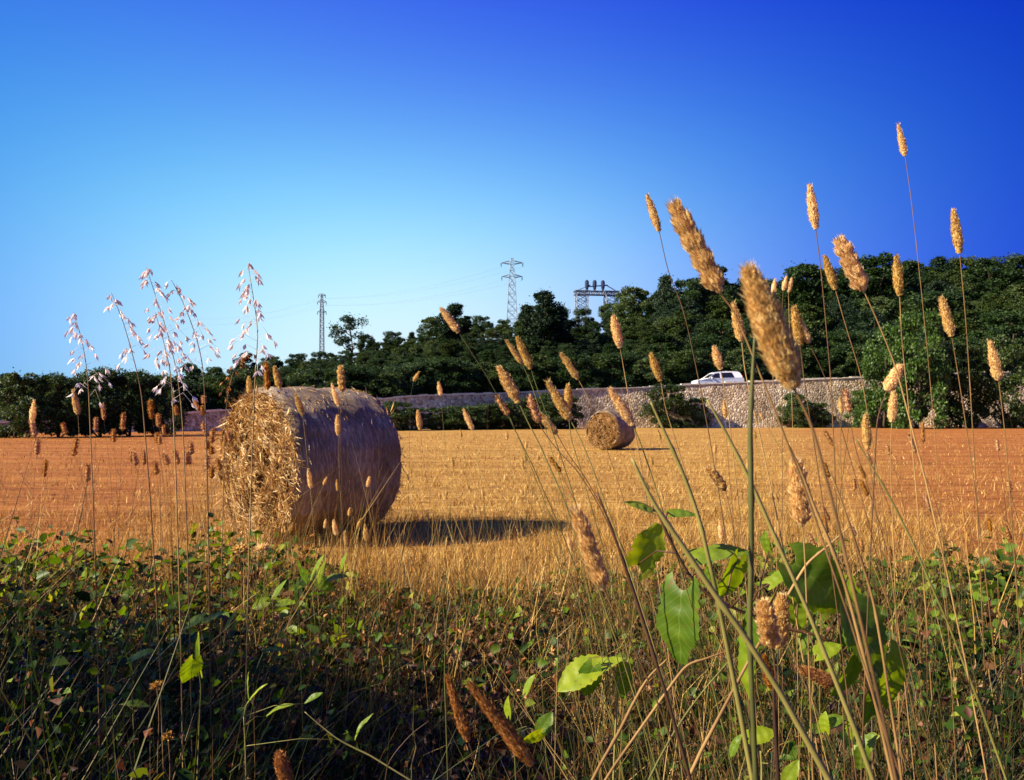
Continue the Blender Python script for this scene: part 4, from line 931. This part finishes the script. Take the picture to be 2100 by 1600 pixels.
oat('grey-stemmed oat leaning across the near-black bush', [(228, 600), (252, 660), (275, 740), (290, 810), (300, 920)], 1.9, 14, .16, .04, 5)
oat('pale oat outside the leaning group over the dark bushes', [(150, 640), (168, 700), (180, 780), (186, 900)], 2.0, 20, .2, .05, 6)
oat('brownish bent oat in front of the dark skyline tree by the bale', [(520, 728), (495, 735), (478, 765), (465, 830), (460, 920), (458, 1000)], 3.2, 16, .2, .04, 7, M['seed_brown'])

# ------------------------------------------------------------------ broad leaves
def leaf_mesh(name, L, W, kind, seed, mat, curl=.25, fold=.2):
    r = random.Random(seed); rows_, cols = 18, 9; V = []; F_ = []
    for i in range(rows_ + 1):
        t = i / rows_
        if kind == 'heart': wd = math.sin(math.pi * min(1, t * .93 + .07)) ** .75 * (1.2 - .55 * t)
        elif kind == 'lobed': wd = (.8 + .2 * abs(math.cos(t * 6.4 - .6))) * math.sin(math.pi * (t * .9 + .08)) ** .5 * (1.15 - .45 * t)
        else: wd = math.sin(math.pi * min(1, t * .97 + .02)) ** .9
        wd *= (1 + (.06 if i % 2 else -.05) + r.gauss(0, .03))
        for j in range(cols):
            s = (j / (cols - 1)) * 2 - 1
            back = -.22 * L * abs(s) ** 2 * (1 - t) ** 2 if kind != 'blade' else 0
            x = s * wd * W / 2; y = t * L + back
            z = fold * abs(x) * (1 - .3 * t) - curl * L * t * t + .022 * L * math.sin(s * 4 + t * 6 + seed) * abs(s) + .018 * L * math.sin(t * 22) * (1 - abs(s))
            V.append((x, y, z))
    for i in range(rows_):
        for j in range(cols - 1):
            a = i * cols + j; F_.append((a, a + 1, a + cols + 1, a + cols))
    mb = MB(); mb.add(V, F_); me = mb.mesh(name, mat, True); return me

def put_leaf(parent, o, x, y, Lpx, Wpx, D, ang, nrm, kind, seed, tipy=0.0, curl=.25, mat=None, stem_to=None, label=None):
    """leaf base such that its middle shows at (x, y); ang = image direction of the tip (deg, 90 up)"""
    L = Lpx / F * D; W = Wpx / F * D; T = Vector((math.cos(R(ang)), tipy, math.sin(R(ang)))).normalized(); N = Vector(nrm).normalized()
    S = T.cross(N).normalized(); N = S.cross(T); mid = at(x, y, D); base = mid - T * L * .5
    lf = link('leaf', leaf_mesh('leaf', L, W, kind, seed, mat or M['vine_leaf'], curl), parent)
    m = Matrix((S, T, N)).transposed().to_4x4(); m.translation = base - o; lf.matrix_local = m
    if label: lf['label'] = label
    return base

def climber(label, stem, D, leaves, r_mm, name='climber', mat=None):
    P = to_ground(catmull([at(x, y, D) for x, y in stem], 6)); root = P[-1]; o = Vector((root.x, root.y, 0)); t = thing(name, label, 'leafy plant', (root.x, root.y, 0))
    mb = MB(); mb.tube([p - o for p in P], [r_mm / 1000] * len(P), 7); k = 0; bases = []
    for (x, y, L, W, ang, nrm, kind, curl) in leaves:
        k += 1; b = put_leaf(t, o, x, y, L, W, D + random.uniform(-.05, .05), ang, nrm, kind, k * 7 + len(leaves), random.uniform(-.2, .1), curl)
        near = min(P, key=lambda p: (p - b).length); m = near.lerp(b, .5) + Vector((0, 0, .008)); mb.tube([near - o, m - o, b - o], [r_mm / 1600, r_mm / 1900, r_mm / 2200], 5)
    link('stem', mb.mesh('stem', mat or BS, True), t); return t
LF = (-.86, -.45, .28); LU = (-.5, -.3, .8); DK = (.6, -.75, -.25); MIDN = (-.2, -.85, .4)
climber('large climber with broad lobed leaves winding through the stalks', [(1345, 1040), (1380, 1120), (1430, 1200), (1500, 1245), (1600, 1285), (1690, 1310), (1760, 1370), (1800, 1460)], .85, [
 (1332, 1118, 95, 80, 60, (.45, -.7, .5), 'lobed', .1), (1312, 1036, 60, 40, 150, (-.4, -.3, .8), 'heart', .2), (1405, 1050, 60, 36, 10, LU, 'heart', .3),
 (1386, 1285, 150, 118, 258, (-.66, -.62, .36), 'lobed', .3), (1480, 1128, 110, 80, 20, LU, 'lobed', .3), (1500, 1190, 90, 80, 250, DK, 'heart', .25), (1455, 1180, 44, 34, 120, LF, 'heart', .2),
 (1690, 1205, 155, 128, 320, DK, 'heart', .2), (1640, 1165, 70, 50, 60, LU, 'heart', .3), (1755, 1225, 90, 40, 290, LF, 'lobed', .1), (1790, 1320, 145, 125, 300, DK, 'heart', .25),
 (1640, 1260, 70, 60, 270, MIDN, 'heart', .2), (1540, 1300, 110, 46, 275, LF, 'blade', .1), (1530, 1380, 130, 50, 268, LF, 'lobed', .15), (1740, 1390, 100, 80, 250, DK, 'heart', .2),
 (1830, 1400, 120, 110, 280, DK, 'heart', .2), (1700, 1330, 60, 44, 30, LF, 'heart', .2), (1735, 1310, 60, 50, 100, LF, 'heart', .2), (1790, 1450, 100, 90, 260, DK, 'heart', .2), (1660, 1300, 60, 40, 80, LF, 'heart', .2), (1600, 1180, 56, 38, 40, LF, 'lobed', .2), (1570, 1110, 44, 30, 110, LF, 'heart', .2)], 1.6)
climber('low plant with a pair of round bright-green leaves on the dark weeds', [(1290, 1372), (1270, 1390), (1265, 1440), (1262, 1500)], 1.15, [
 (1180, 1385, 92, 84, 200, LF, 'heart', .25), (1238, 1362, 84, 60, 35, LU, 'heart', .2), (1205, 1400, 70, 50, 250, MIDN, 'heart', .3), (1278, 1400, 80, 40, 265, MIDN, 'lobed', .2)], 1.3, 'weed', G)
climber('weed with two upright broad bright leaves in the dark weeds before the bale', [(408, 1380), (412, 1410), (410, 1460)], 1.9, [(406, 1335, 78, 52, 100, LF, 'heart', .1), (388, 1380, 60, 44, 250, DK, 'heart', .2)], 1.5, 'weed', G)
climber('weed with one tilted green leaf higher up beside the dried flowers', [(345, 1240), (348, 1290), (350, 1350)], 2.5, [(343, 1208, 52, 34, 110, LF, 'heart', .1), (365, 1230, 40, 30, 30, MIDN, 'heart', .2)], 1.5, 'weed', G)
climber('weed with a narrow upright green leaf between bale and picture middle', [(612, 1250), (614, 1290), (616, 1340)], 2.5, [(608, 1208, 52, 26, 95, LF, 'heart', .1), (660, 1170, 54, 30, 80, LF, 'heart', .1)], 1.5, 'weed', G)
climber('weed with bright leaflets at the bottom beneath the climber', [(1770, 1500), (1775, 1560), (1780, 1600)], 1.0, [(1745, 1490, 48, 34, 110, LF, 'heart', .2), (1776, 1525, 56, 44, 60, LF, 'lobed', .2), (1765, 1560, 50, 34, 260, MIDN, 'heart', .2), (1690, 1480, 40, 32, 100, LF, 'heart', .2), (1715, 1475, 36, 30, 30, LF, 'heart', .2)], 1.2, 'weed', G)
climber('weed with yellowish leaf and a pale twig at the bottom beside the reddish stem', [(1560, 1540), (1562, 1570), (1562, 1600)], .95, [(1565, 1505, 60, 40, 20, LF, 'heart', .2), (1505, 1530, 60, 24, 235, LF, 'blade', .2), (1625, 1580, 50, 30, 60, MIDN, 'heart', .2)], 1.2, 'weed', G)
climber('small three-leaved weed among the brown seed heads', [(1050, 1500), (1055, 1540), (1058, 1600)], 1.25, [(1040, 1448, 40, 30, 100, LF, 'heart', .2), (1120, 1480, 44, 36, 60, MIDN, 'heart', .2), (1090, 1515, 44, 36, 210, DK, 'heart', .2), (1085, 1400, 40, 26, 70, LF, 'heart', .2)], 1.2, 'weed', G)
climber('weed with slender pale leaves shining in the dark bottom corner', [(500, 1470), (503, 1530), (505, 1600)], 1.6, [(505, 1410, 60, 14, 100, LF, 'blade', .2), (520, 1420, 56, 12, 60, LU, 'blade', .3), (565, 1450, 60, 16, 45, LU, 'blade', .4), (640, 1430, 44, 16, 40, LF, 'blade', .2), (735, 1490, 60, 14, 75, LF, 'blade', .4)], 1.2, 'weed', G)

climber('leafy weed with fresh yellow-green leaves at the weed edge in front of the bale corner', [(640, 1215), (645, 1260), (648, 1310)], 3.3, [(618, 1168, 44, 30, 120, LF, 'heart', .1), (652, 1160, 50, 34, 70, LF, 'heart', .1), (690, 1182, 44, 30, 20, LU, 'heart', .2), (668, 1200, 40, 30, 330, MIDN, 'heart', .2), (705, 1150, 34, 24, 80, LF, 'heart', .1)], 1.5, 'weed', G)
climber('leafy weed with lit leaves stacked one above another beside the dried flowers', [(270, 1400), (272, 1440), (274, 1490)], 2.0, [(262, 1352, 46, 34, 110, LF, 'heart', .1), (292, 1340, 54, 38, 30, LU, 'heart', .2), (268, 1385, 44, 26, 265, LF, 'heart', .2), (300, 1290, 40, 30, 80, LF, 'heart', .1), (275, 1440, 60, 22, 10, LU, 'blade', .3)], 1.4, 'weed', G)
climber('small weed with pale shining leaves in the middle of the dark weeds before the bale', [(470, 1300), (474, 1340), (476, 1380)], 2.4, [(440, 1262, 46, 26, 35, LU, 'heart', .2), (395, 1275, 44, 30, 200, LF, 'heart', .2), (475, 1268, 40, 22, 60, LF, 'heart', .1), (560, 1330, 50, 20, 10, LU, 'blade', .2)], 1.3, 'weed', G)
climber('low weed with small round leaves under the three stubby seed heads', [(560, 1250), (562, 1280), (564, 1320)], 3.0, [(545, 1215, 36, 28, 120, LF, 'heart', .1), (575, 1205, 40, 30, 60, LF, 'heart', .1), (590, 1235, 34, 26, 10, LU, 'heart', .2), (530, 1240, 34, 26, 200, MIDN, 'heart', .2)], 1.3, 'weed', G)
# dried flower heads
def dry_flower(label, x, y, size, D, seed):
    r = np.random.default_rng(seed); P = to_ground(catmull([at(x, y, D), at(x + 4, y + 60, D), at(x + 2, y + 140, D)], 5)); root = P[-1]; o = Vector((root.x, root.y, 0))
    t = thing('dried_flower', label, 'flower', (root.x, root.y, 0), 0, 'dried flower heads in the weeds')
    mb = MB(); mb.tube([p - o for p in P], .0012, 5); link('stem', mb.mesh('stem', DS, True), t)
    q = size / 2 / F * D; c = np.array(P[0] - o); n = 90; d = rand_dir(n); d[:, 2] = np.abs(d[:, 2]) * .9 - .25
    link('flower_head', np_mesh('flower_head', *leaf_cloud(c + d * q * .25, d, r.normal(size=(n, 3)), q * r.uniform(.45, .8, n), q * .3, .3), M['dry_grass' if seed > 2 else 'seed']), t)
dry_flower('whitish dried flower head at the foot of the straw end of the bale', 492, 1128, 42, 3.4, 1)
dry_flower('whitish dried flower head close to the foot of the bale corner', 538, 1126, 36, 3.4, 2)
dry_flower('tan dried flower head under the tilted green leaf', 305, 1255, 30, 2.4, 3)
dry_flower('grey-brown dried flower head deep in the dark bottom corner', 345, 1512, 32, 1.5, 4)
dry_flower('brown dried flower head below the two upright broad leaves', 322, 1408, 34, 1.7, 5)
dry_flower('small tan dried flower head at the dark soil edge', 1140, 1258, 26, 2.2, 6)
dry_flower('orange-tan dried flower head at the edge of the weeds before the bale', 425, 1165, 24, 3.4, 7)

# ------------------------------------------------------------------ ground vegetation that nobody could count
def weed_h(X, Y):
    px = CX + F * X / np.maximum(Y, .5)
    h = np.interp(px, [-300, 250, 450, 620, 760, 900, 1200, 1400, 1600, 1850, 2400], [.40, .38, .36, .27, .17, .13, .13, .20, .27, .32, .36])
    far = np.interp(Y, [1.2, 2.2, 3.2, 5.4], [1.25, 1.15, 1.05, .95])
    return h * far * np.clip(1 + .42 * vnoise(X * 1.6, Y * 1.6, 1, 5) + .38 * vnoise(X * 4.7, Y * 4.7, 1, 15), .25, 2)

def scatter(n, y0, y1, edge=True, power=1.0):
    Y = y0 + (y1 - y0) * rng.uniform(0, 1, n) ** power; X = rng.uniform(-.78, .78, n) * (Y + .5)
    if edge:
        k = Y < verge_edge(X) + .28 * vnoise(X * 4.3, Y * 2.1, 1, 8) + rng.normal(0, .16, n); X, Y = X[k], Y[k]
    return X, Y

X, Y = scatter(95000, 1.25, 5.5, True, 1.15); n = len(X); h = weed_h(X, Y)
Z = verge_z(X, Y) + h * rng.uniform(0.03, 1, n) ** 1.25
P = np.stack([X, Y, Z], 1); T = rand_dir(n); T[:, 2] = T[:, 2] * .5 + .15; N = rand_dir(n) * .75 + np.array([[-.25, -.1, .75]])
clump = vnoise(X * 3.1, Y * 3.1, 1, 9)
px = CX + F * X / Y
keep = (rng.uniform(0, 1, n) < np.interp(px, [200, 650, 800, 1250, 1450, 2000], [1, .8, .28, .25, .6, .9])) & (clump > -.35) & (rng.uniform(0, 1, n) < np.interp(Y, [1.2, 2.2, 3.2, 4.0], [.32, .38, .7, 1]))
sz = np.exp(rng.normal(0, .42, n)) * .023 * np.clip(Y / 3, .62, 1)
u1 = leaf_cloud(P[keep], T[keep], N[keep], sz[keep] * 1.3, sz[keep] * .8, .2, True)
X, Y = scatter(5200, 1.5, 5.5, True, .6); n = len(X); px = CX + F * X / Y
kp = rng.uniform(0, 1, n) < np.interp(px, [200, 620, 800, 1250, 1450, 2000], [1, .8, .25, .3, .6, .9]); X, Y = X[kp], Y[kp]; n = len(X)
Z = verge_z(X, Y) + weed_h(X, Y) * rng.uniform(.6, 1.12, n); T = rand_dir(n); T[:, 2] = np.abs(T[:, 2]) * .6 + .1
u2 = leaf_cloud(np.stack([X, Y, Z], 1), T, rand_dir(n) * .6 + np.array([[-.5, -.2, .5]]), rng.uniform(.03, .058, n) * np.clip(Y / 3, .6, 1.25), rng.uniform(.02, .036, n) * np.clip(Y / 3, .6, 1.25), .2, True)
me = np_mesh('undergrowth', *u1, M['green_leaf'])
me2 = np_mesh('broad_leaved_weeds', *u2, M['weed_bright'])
tag(link('broad_leaved_weeds', me2), 'scattered fresh green leaves on top of the dark weeds, with sunlight put into their brighter colour', 'weeds', kind='stuff')
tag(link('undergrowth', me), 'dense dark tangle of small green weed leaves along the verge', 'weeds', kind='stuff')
# thin twining stems
X, Y = scatter(7000, 1.25, 5.4); n = len(X); h = weed_h(X, Y)
P = np.stack([X, Y, verge_z(X, Y)], 1); Dv = rng.normal(size=(n, 3)) * .55 + np.array([[.1, 0, .9]])
a_ = blades(P, Dv, h * rng.uniform(.6, 1.35, n), rng.uniform(.0016, .004, n), rng.normal(size=(n, 3)) * .6)
me = np_mesh('weed_stems', *a_, M['brown_stem']); tag(link('weed_stems', me), 'tangle of thin brown weed stems in the verge', 'weeds', kind='stuff')
# dead leaves caught in the weeds
X, Y = scatter(24000, 1.3, 5.5); n = len(X); Z = verge_z(X, Y) + weed_h(X, Y) * rng.uniform(.02, 1.0, n)
sz = np.exp(rng.normal(0, .35, n)) * .016 * np.clip(Y / 3, .6, 1); px = CX + F * X / Y
kp = rng.uniform(0, 1, n) < np.interp(px, [200, 700, 850, 1350, 1500, 2000], [.45, .6, 1, 1, .7, .5])
me = np_mesh('leaf_litter', *leaf_cloud(np.stack([X, Y, Z], 1)[kp], rand_dir(n)[kp], rand_dir(n)[kp] + np.array([[-.3, 0, .6]]), sz[kp] * 1.5, sz[kp], .5), M['dead_leaf'])
tag(link('leaf_litter', me), 'curled reddish-brown dead leaves caught in the weeds', 'dead leaves', kind='stuff')
X, Y = scatter(1500, 1.6, 5.4); kk = (CX + F * X / Y < 1150) & (Y > 2.3); X, Y = X[kk], Y[kk]; n = len(X); Z = verge_z(X, Y) + weed_h(X, Y) * rng.uniform(.75, 1.15, n); T = rand_dir(n) * .6 + np.array([[0, 0, .7]])
me = np_mesh('withered_leaves', *leaf_cloud(np.stack([X, Y, Z], 1), T, rand_dir(n) + np.array([[-.6, -.4, .1]]), rng.uniform(.016, .034, n), rng.uniform(.008, .014, n), .5, True), M['seed_brown'])
tag(link('withered_leaves', me), 'small withered orange-brown leaves and husks standing on the weeds', 'dead leaves', kind='stuff')
# tall loose grass blades, thickest round the climber
Y = rng.uniform(1.2, 4.6, 3100); pxx = np.where(rng.uniform(0, 1, 3100) < .75, rng.uniform(1180, 2150, 3100), rng.uniform(-20, 800, 3100)); Y = np.where(pxx < 1000, np.maximum(Y, 2.6), Y); X = (pxx - CX) / F * Y; n = 3100
me = np_mesh('tall_loose_grass', *blades(np.stack([X, Y, verge_z(X, Y)], 1), rng.normal(size=(n, 3)) * .16 + np.where(pxx > 1000, -.14, .03)[:, None] * np.array([[1, 0, 0]]) + np.array([[0, 0, 1]]), rng.uniform(.3, .72, n) * np.where(pxx > 1000, 1.05, .75), rng.uniform(.0014, .0032, n), rng.normal(size=(n, 3)) * .5 + np.array([[-.1, 0, -.15]])), M['loose_grass'])
tag(link('tall_loose_grass', me), 'loose tall grass blades, half dry, rising out of the verge', 'grass', kind='stuff')
# green and dry grass blades in the verge
X, Y = scatter(15000, 1.25, 5.5); n = len(X); h = weed_h(X, Y); P = np.stack([X, Y, verge_z(X, Y)], 1)
Dv = rng.normal(size=(n, 3)) * .28 + np.array([[.0, 0, 1]]); hh = h * rng.uniform(.5, 1.25, n) + .03
me = np_mesh('verge_grass', *blades(P, Dv, hh, rng.uniform(.002, .0055, n), rng.normal(size=(n, 3)) * .5 + np.array([[.2, 0, -.2]])), M['green_grass'])
tag(link('verge_grass', me), 'fine green grass growing through the weeds of the verge', 'grass', kind='stuff')
X, Y = scatter(11000, 2.2, 5.6, True, .55); n = len(X); P = np.stack([X, Y, verge_z(X, Y)], 1); h = weed_h(X, Y)
Dv = rng.normal(size=(n, 3)) * .4 + np.array([[.12, 0, 1]])
me = np_mesh('dry_verge_grass', *blades(P, Dv, h * rng.uniform(.5, 1.6, n) + .06, rng.uniform(.0015, .004, n), rng.normal(size=(n, 3)) * .7 + np.array([[.2, 0, -.3]])), M['dry_grass'])
tag(link('dry_verge_grass', me), 'dry straw-coloured grass at the edge of the verge', 'grass', kind='stuff')
def tufts(n, per, y0, y1, hr, wr, sp, edge=None):
    Y = rng.uniform(y0, y1, n); X = rng.uniform(-.75, .75, n) * (Y + .5)
    if edge is not None: Y = verge_edge(X) + rng.normal(.1, edge, n)
    hs = rng.uniform(*hr, n); k = rng.poisson(per, n); c = np.repeat(np.arange(n), k); m = len(c)
    P = np.stack([X[c] + rng.normal(0, sp, m), Y[c] + rng.normal(0, sp, m), np.zeros(m)], 1); P[:, 2] = np.maximum(verge_z(P[:, 0], P[:, 1]), -.014)
    lean = rng.normal(0, .16, (n, 3))[c]; Dv = rng.normal(size=(m, 3)) * .3 + lean + np.array([[0.03, 0, 1]])
    return blades(P, Dv, hs[c] * rng.uniform(.45, 1.15, m), rng.uniform(*wr, m), rng.normal(size=(m, 3)) * .8 + np.array([[0, 0, -.25]]))
me = np_mesh('dry_tufts', *merge([tufts(330, 26, 4, 6, (.10, .30), (.002, .0045), .05, .38), tufts(70, 22, 2.8, 5, (.15, .34), (.0016, .004), .05)]), M['dry_grass'])
tag(link('dry_tufts', me), 'ragged tufts of long dry grass where the weeds meet the stubble', 'grass', kind='stuff')
n = 1500; pxx = np.where(rng.uniform(0, 1, n) < .62, rng.uniform(180, 820, n), rng.uniform(820, 1900, n)); Y = rng.uniform(4.2, 5.7, n); X = (pxx - CX) / F * Y
me = np_mesh('thin_dry_stems', *blades(np.stack([X, Y, np.zeros(n)], 1), rng.normal(size=(n, 3)) * .13 + np.array([[.03, 0, 1]]), np.abs(rng.normal(.36, .17, n)) + .1, rng.uniform(.002, .0042, n), rng.normal(size=(n, 3)) * .35), M['dry_grass'])
tag(link('thin_dry_stems', me), 'haze of thin dry grass stems along the edge of the verge before the bale', 'grass', kind='stuff')
me = np_mesh('green_tufts', *tufts(170, 24, 1.5, 5.3, (.14, .42), (.002, .005), .045), M['green_grass'])
tag(link('green_tufts', me), 'tufts of dark green grass standing through the weeds', 'grass', kind='stuff')
# stubble of the mown field: dense near, thinning with distance, set in rows along X
def stub(n, y0, y1, hmul, wmul, power=1.0):
    Y = y0 + (y1 - y0) * rng.uniform(0, 1, n) ** power; X = rng.uniform(-.72, .72, n) * (Y + .6)
    Y = np.where(rng.uniform(0, 1, n) < .5, np.round(Y / .32) * .32 + rng.normal(0, .05, n), Y)
    fl = np.abs(X / (Y + 2) - .03) + .12 * vnoise(X * .6, Y * .5, 1, 6); k = (Y > verge_edge(X) - .1) & (rng.uniform(0, 1, n) > .6 * np.clip((fl - .22) / .14, 0, 1)); X, Y = X[k], Y[k]; n = len(X); P = np.stack([X, Y, np.full(n, -.014)], 1)
    Dv = rng.normal(size=(n, 3)) * .5 + np.array([[.1, 0, .9]]); pt = vnoise(X * .7, Y * 1.9, 1, 3)
    return blades(P, Dv, hmul * rng.uniform(.35, 1.25, n) * (1 + .8 * np.clip(pt, -.8, 1)), wmul * rng.uniform(.6, 1.4, n), rng.normal(size=(n, 3)) * .9)
me = np_mesh('stubble', *merge([stub(66000, 4.9, 9.5, .10, .005, 1.0), stub(60000, 9.5, 20, .06, .008, 1.0), stub(45000, 20, 48, .055, .016, 1.0)]), M['dry_grass'])
tag(link('stubble', me), 'short golden stubble covering the mown field', 'stubble', kind='stuff')

# ------------------------------------------------------------------ light, sky, camera
EL = R(31); sh_ = Vector((-.956, -.292, 0)).normalized(); sd = Vector((sh_.x * math.cos(EL), sh_.y * math.cos(EL), math.sin(EL)))
sun = bpy.data.lights.new('sun', 'SUN'); sun.energy = 5.0; sun.angle = R(.5); sun.color = (1, .86, .66)
so = bpy.data.objects.new('sun', sun); COL.objects.link(so); so.rotation_euler = sd.to_track_quat('Z', 'Y').to_euler(); so.location = (-20, 0, 20)
w = bpy.data.worlds.new('World'); SC.world = w; w.use_nodes = True; nt = w.node_tree; nt.nodes.clear()
out = nt.nodes.new('ShaderNodeOutputWorld'); bg = nt.nodes.new('ShaderNodeBackground'); st = nt.nodes.new('ShaderNodeTexSky')
st.sky_type = 'NISHITA'; st.sun_disc = False; st.sun_elevation = EL; st.sun_rotation = math.atan2(sd.x, sd.y); st.altitude = 200; st.air_density = 1.0; st.dust_density = .4; st.ozone_density = 3.0
EXPO = 1.2
sep = nt.nodes.new('ShaderNodeSeparateColor'); cmb = nt.nodes.new('ShaderNodeCombineColor'); nt.links.new(st.outputs[0], sep.inputs[0])
tcw = nt.nodes.new('ShaderNodeTexCoord'); sx = nt.nodes.new('ShaderNodeSeparateXYZ'); nt.links.new(tcw.outputs['Generated'], sx.inputs[0])
# clear deep sky: each channel graded, deepening away from the sun's side
def wm(op, a, b=None):
    n = nt.nodes.new('ShaderNodeMath'); n.operation = op
    for i, q in enumerate((a, b)):
        if q is None: continue
        if isinstance(q, (int, float)): n.inputs[i].default_value = q
        else: nt.links.new(q, n.inputs[i])
    return n.outputs[0]
dx = wm('MINIMUM', wm('MAXIMUM', sx.outputs['X'], -.5), .55); dx2 = wm('MULTIPLY', dx, dx)
for c, (gain, gm, sat, kx, kxx, mx) in enumerate([(.044, 4.0, .066, -2.2, -8.4, .84), (.0094, 5.0, .0110, -1.7, -5.3, .92), (.435, .55, 0, -.41, -1.42, 1.05)]):
    q = wm('POWER', sep.outputs[c], gm)
    q = wm('DIVIDE', wm('MULTIPLY', q, gain), wm('ADD', wm('MULTIPLY', q, sat), 1.0))
    q = wm('MULTIPLY', q, wm('EXPONENT', wm('ADD', wm('MULTIPLY', dx, kx), wm('MULTIPLY', dx2, kxx))))
    q = wm('MINIMUM', q, mx)
    nt.links.new(wm('MULTIPLY', q, 1 / (.10 * 2 ** EXPO)), cmb.inputs[c])
nt.links.new(cmb.outputs[0], bg.inputs['Color']); bg.inputs['Strength'].default_value = .10; nt.links.new(bg.outputs[0], out.inputs['Surface'])

cam = bpy.data.cameras.new('camera'); co = bpy.data.objects.new('camera', cam); COL.objects.link(co); SC.camera = co
co.location = (0, 0, EYE); co.rotation_euler = (R(90), 0, 0); cam.sensor_width = 36; cam.lens = 36 * F / 2100; cam.shift_y = (HY - 800) / 2100
cam.clip_start = .02; cam.clip_end = 8000
cam.dof.use_dof = True; cam.dof.focus_distance = 1.5; cam.dof.aperture_fstop = 24
vs = SC.view_settings; vs.view_transform = 'Standard'; vs.look = 'None'; vs.exposure = EXPO; vs.gamma = 1
SC.cycles.use_denoising = True; SC.cycles.max_bounces = 8; SC.cycles.transparent_max_bounces = 4
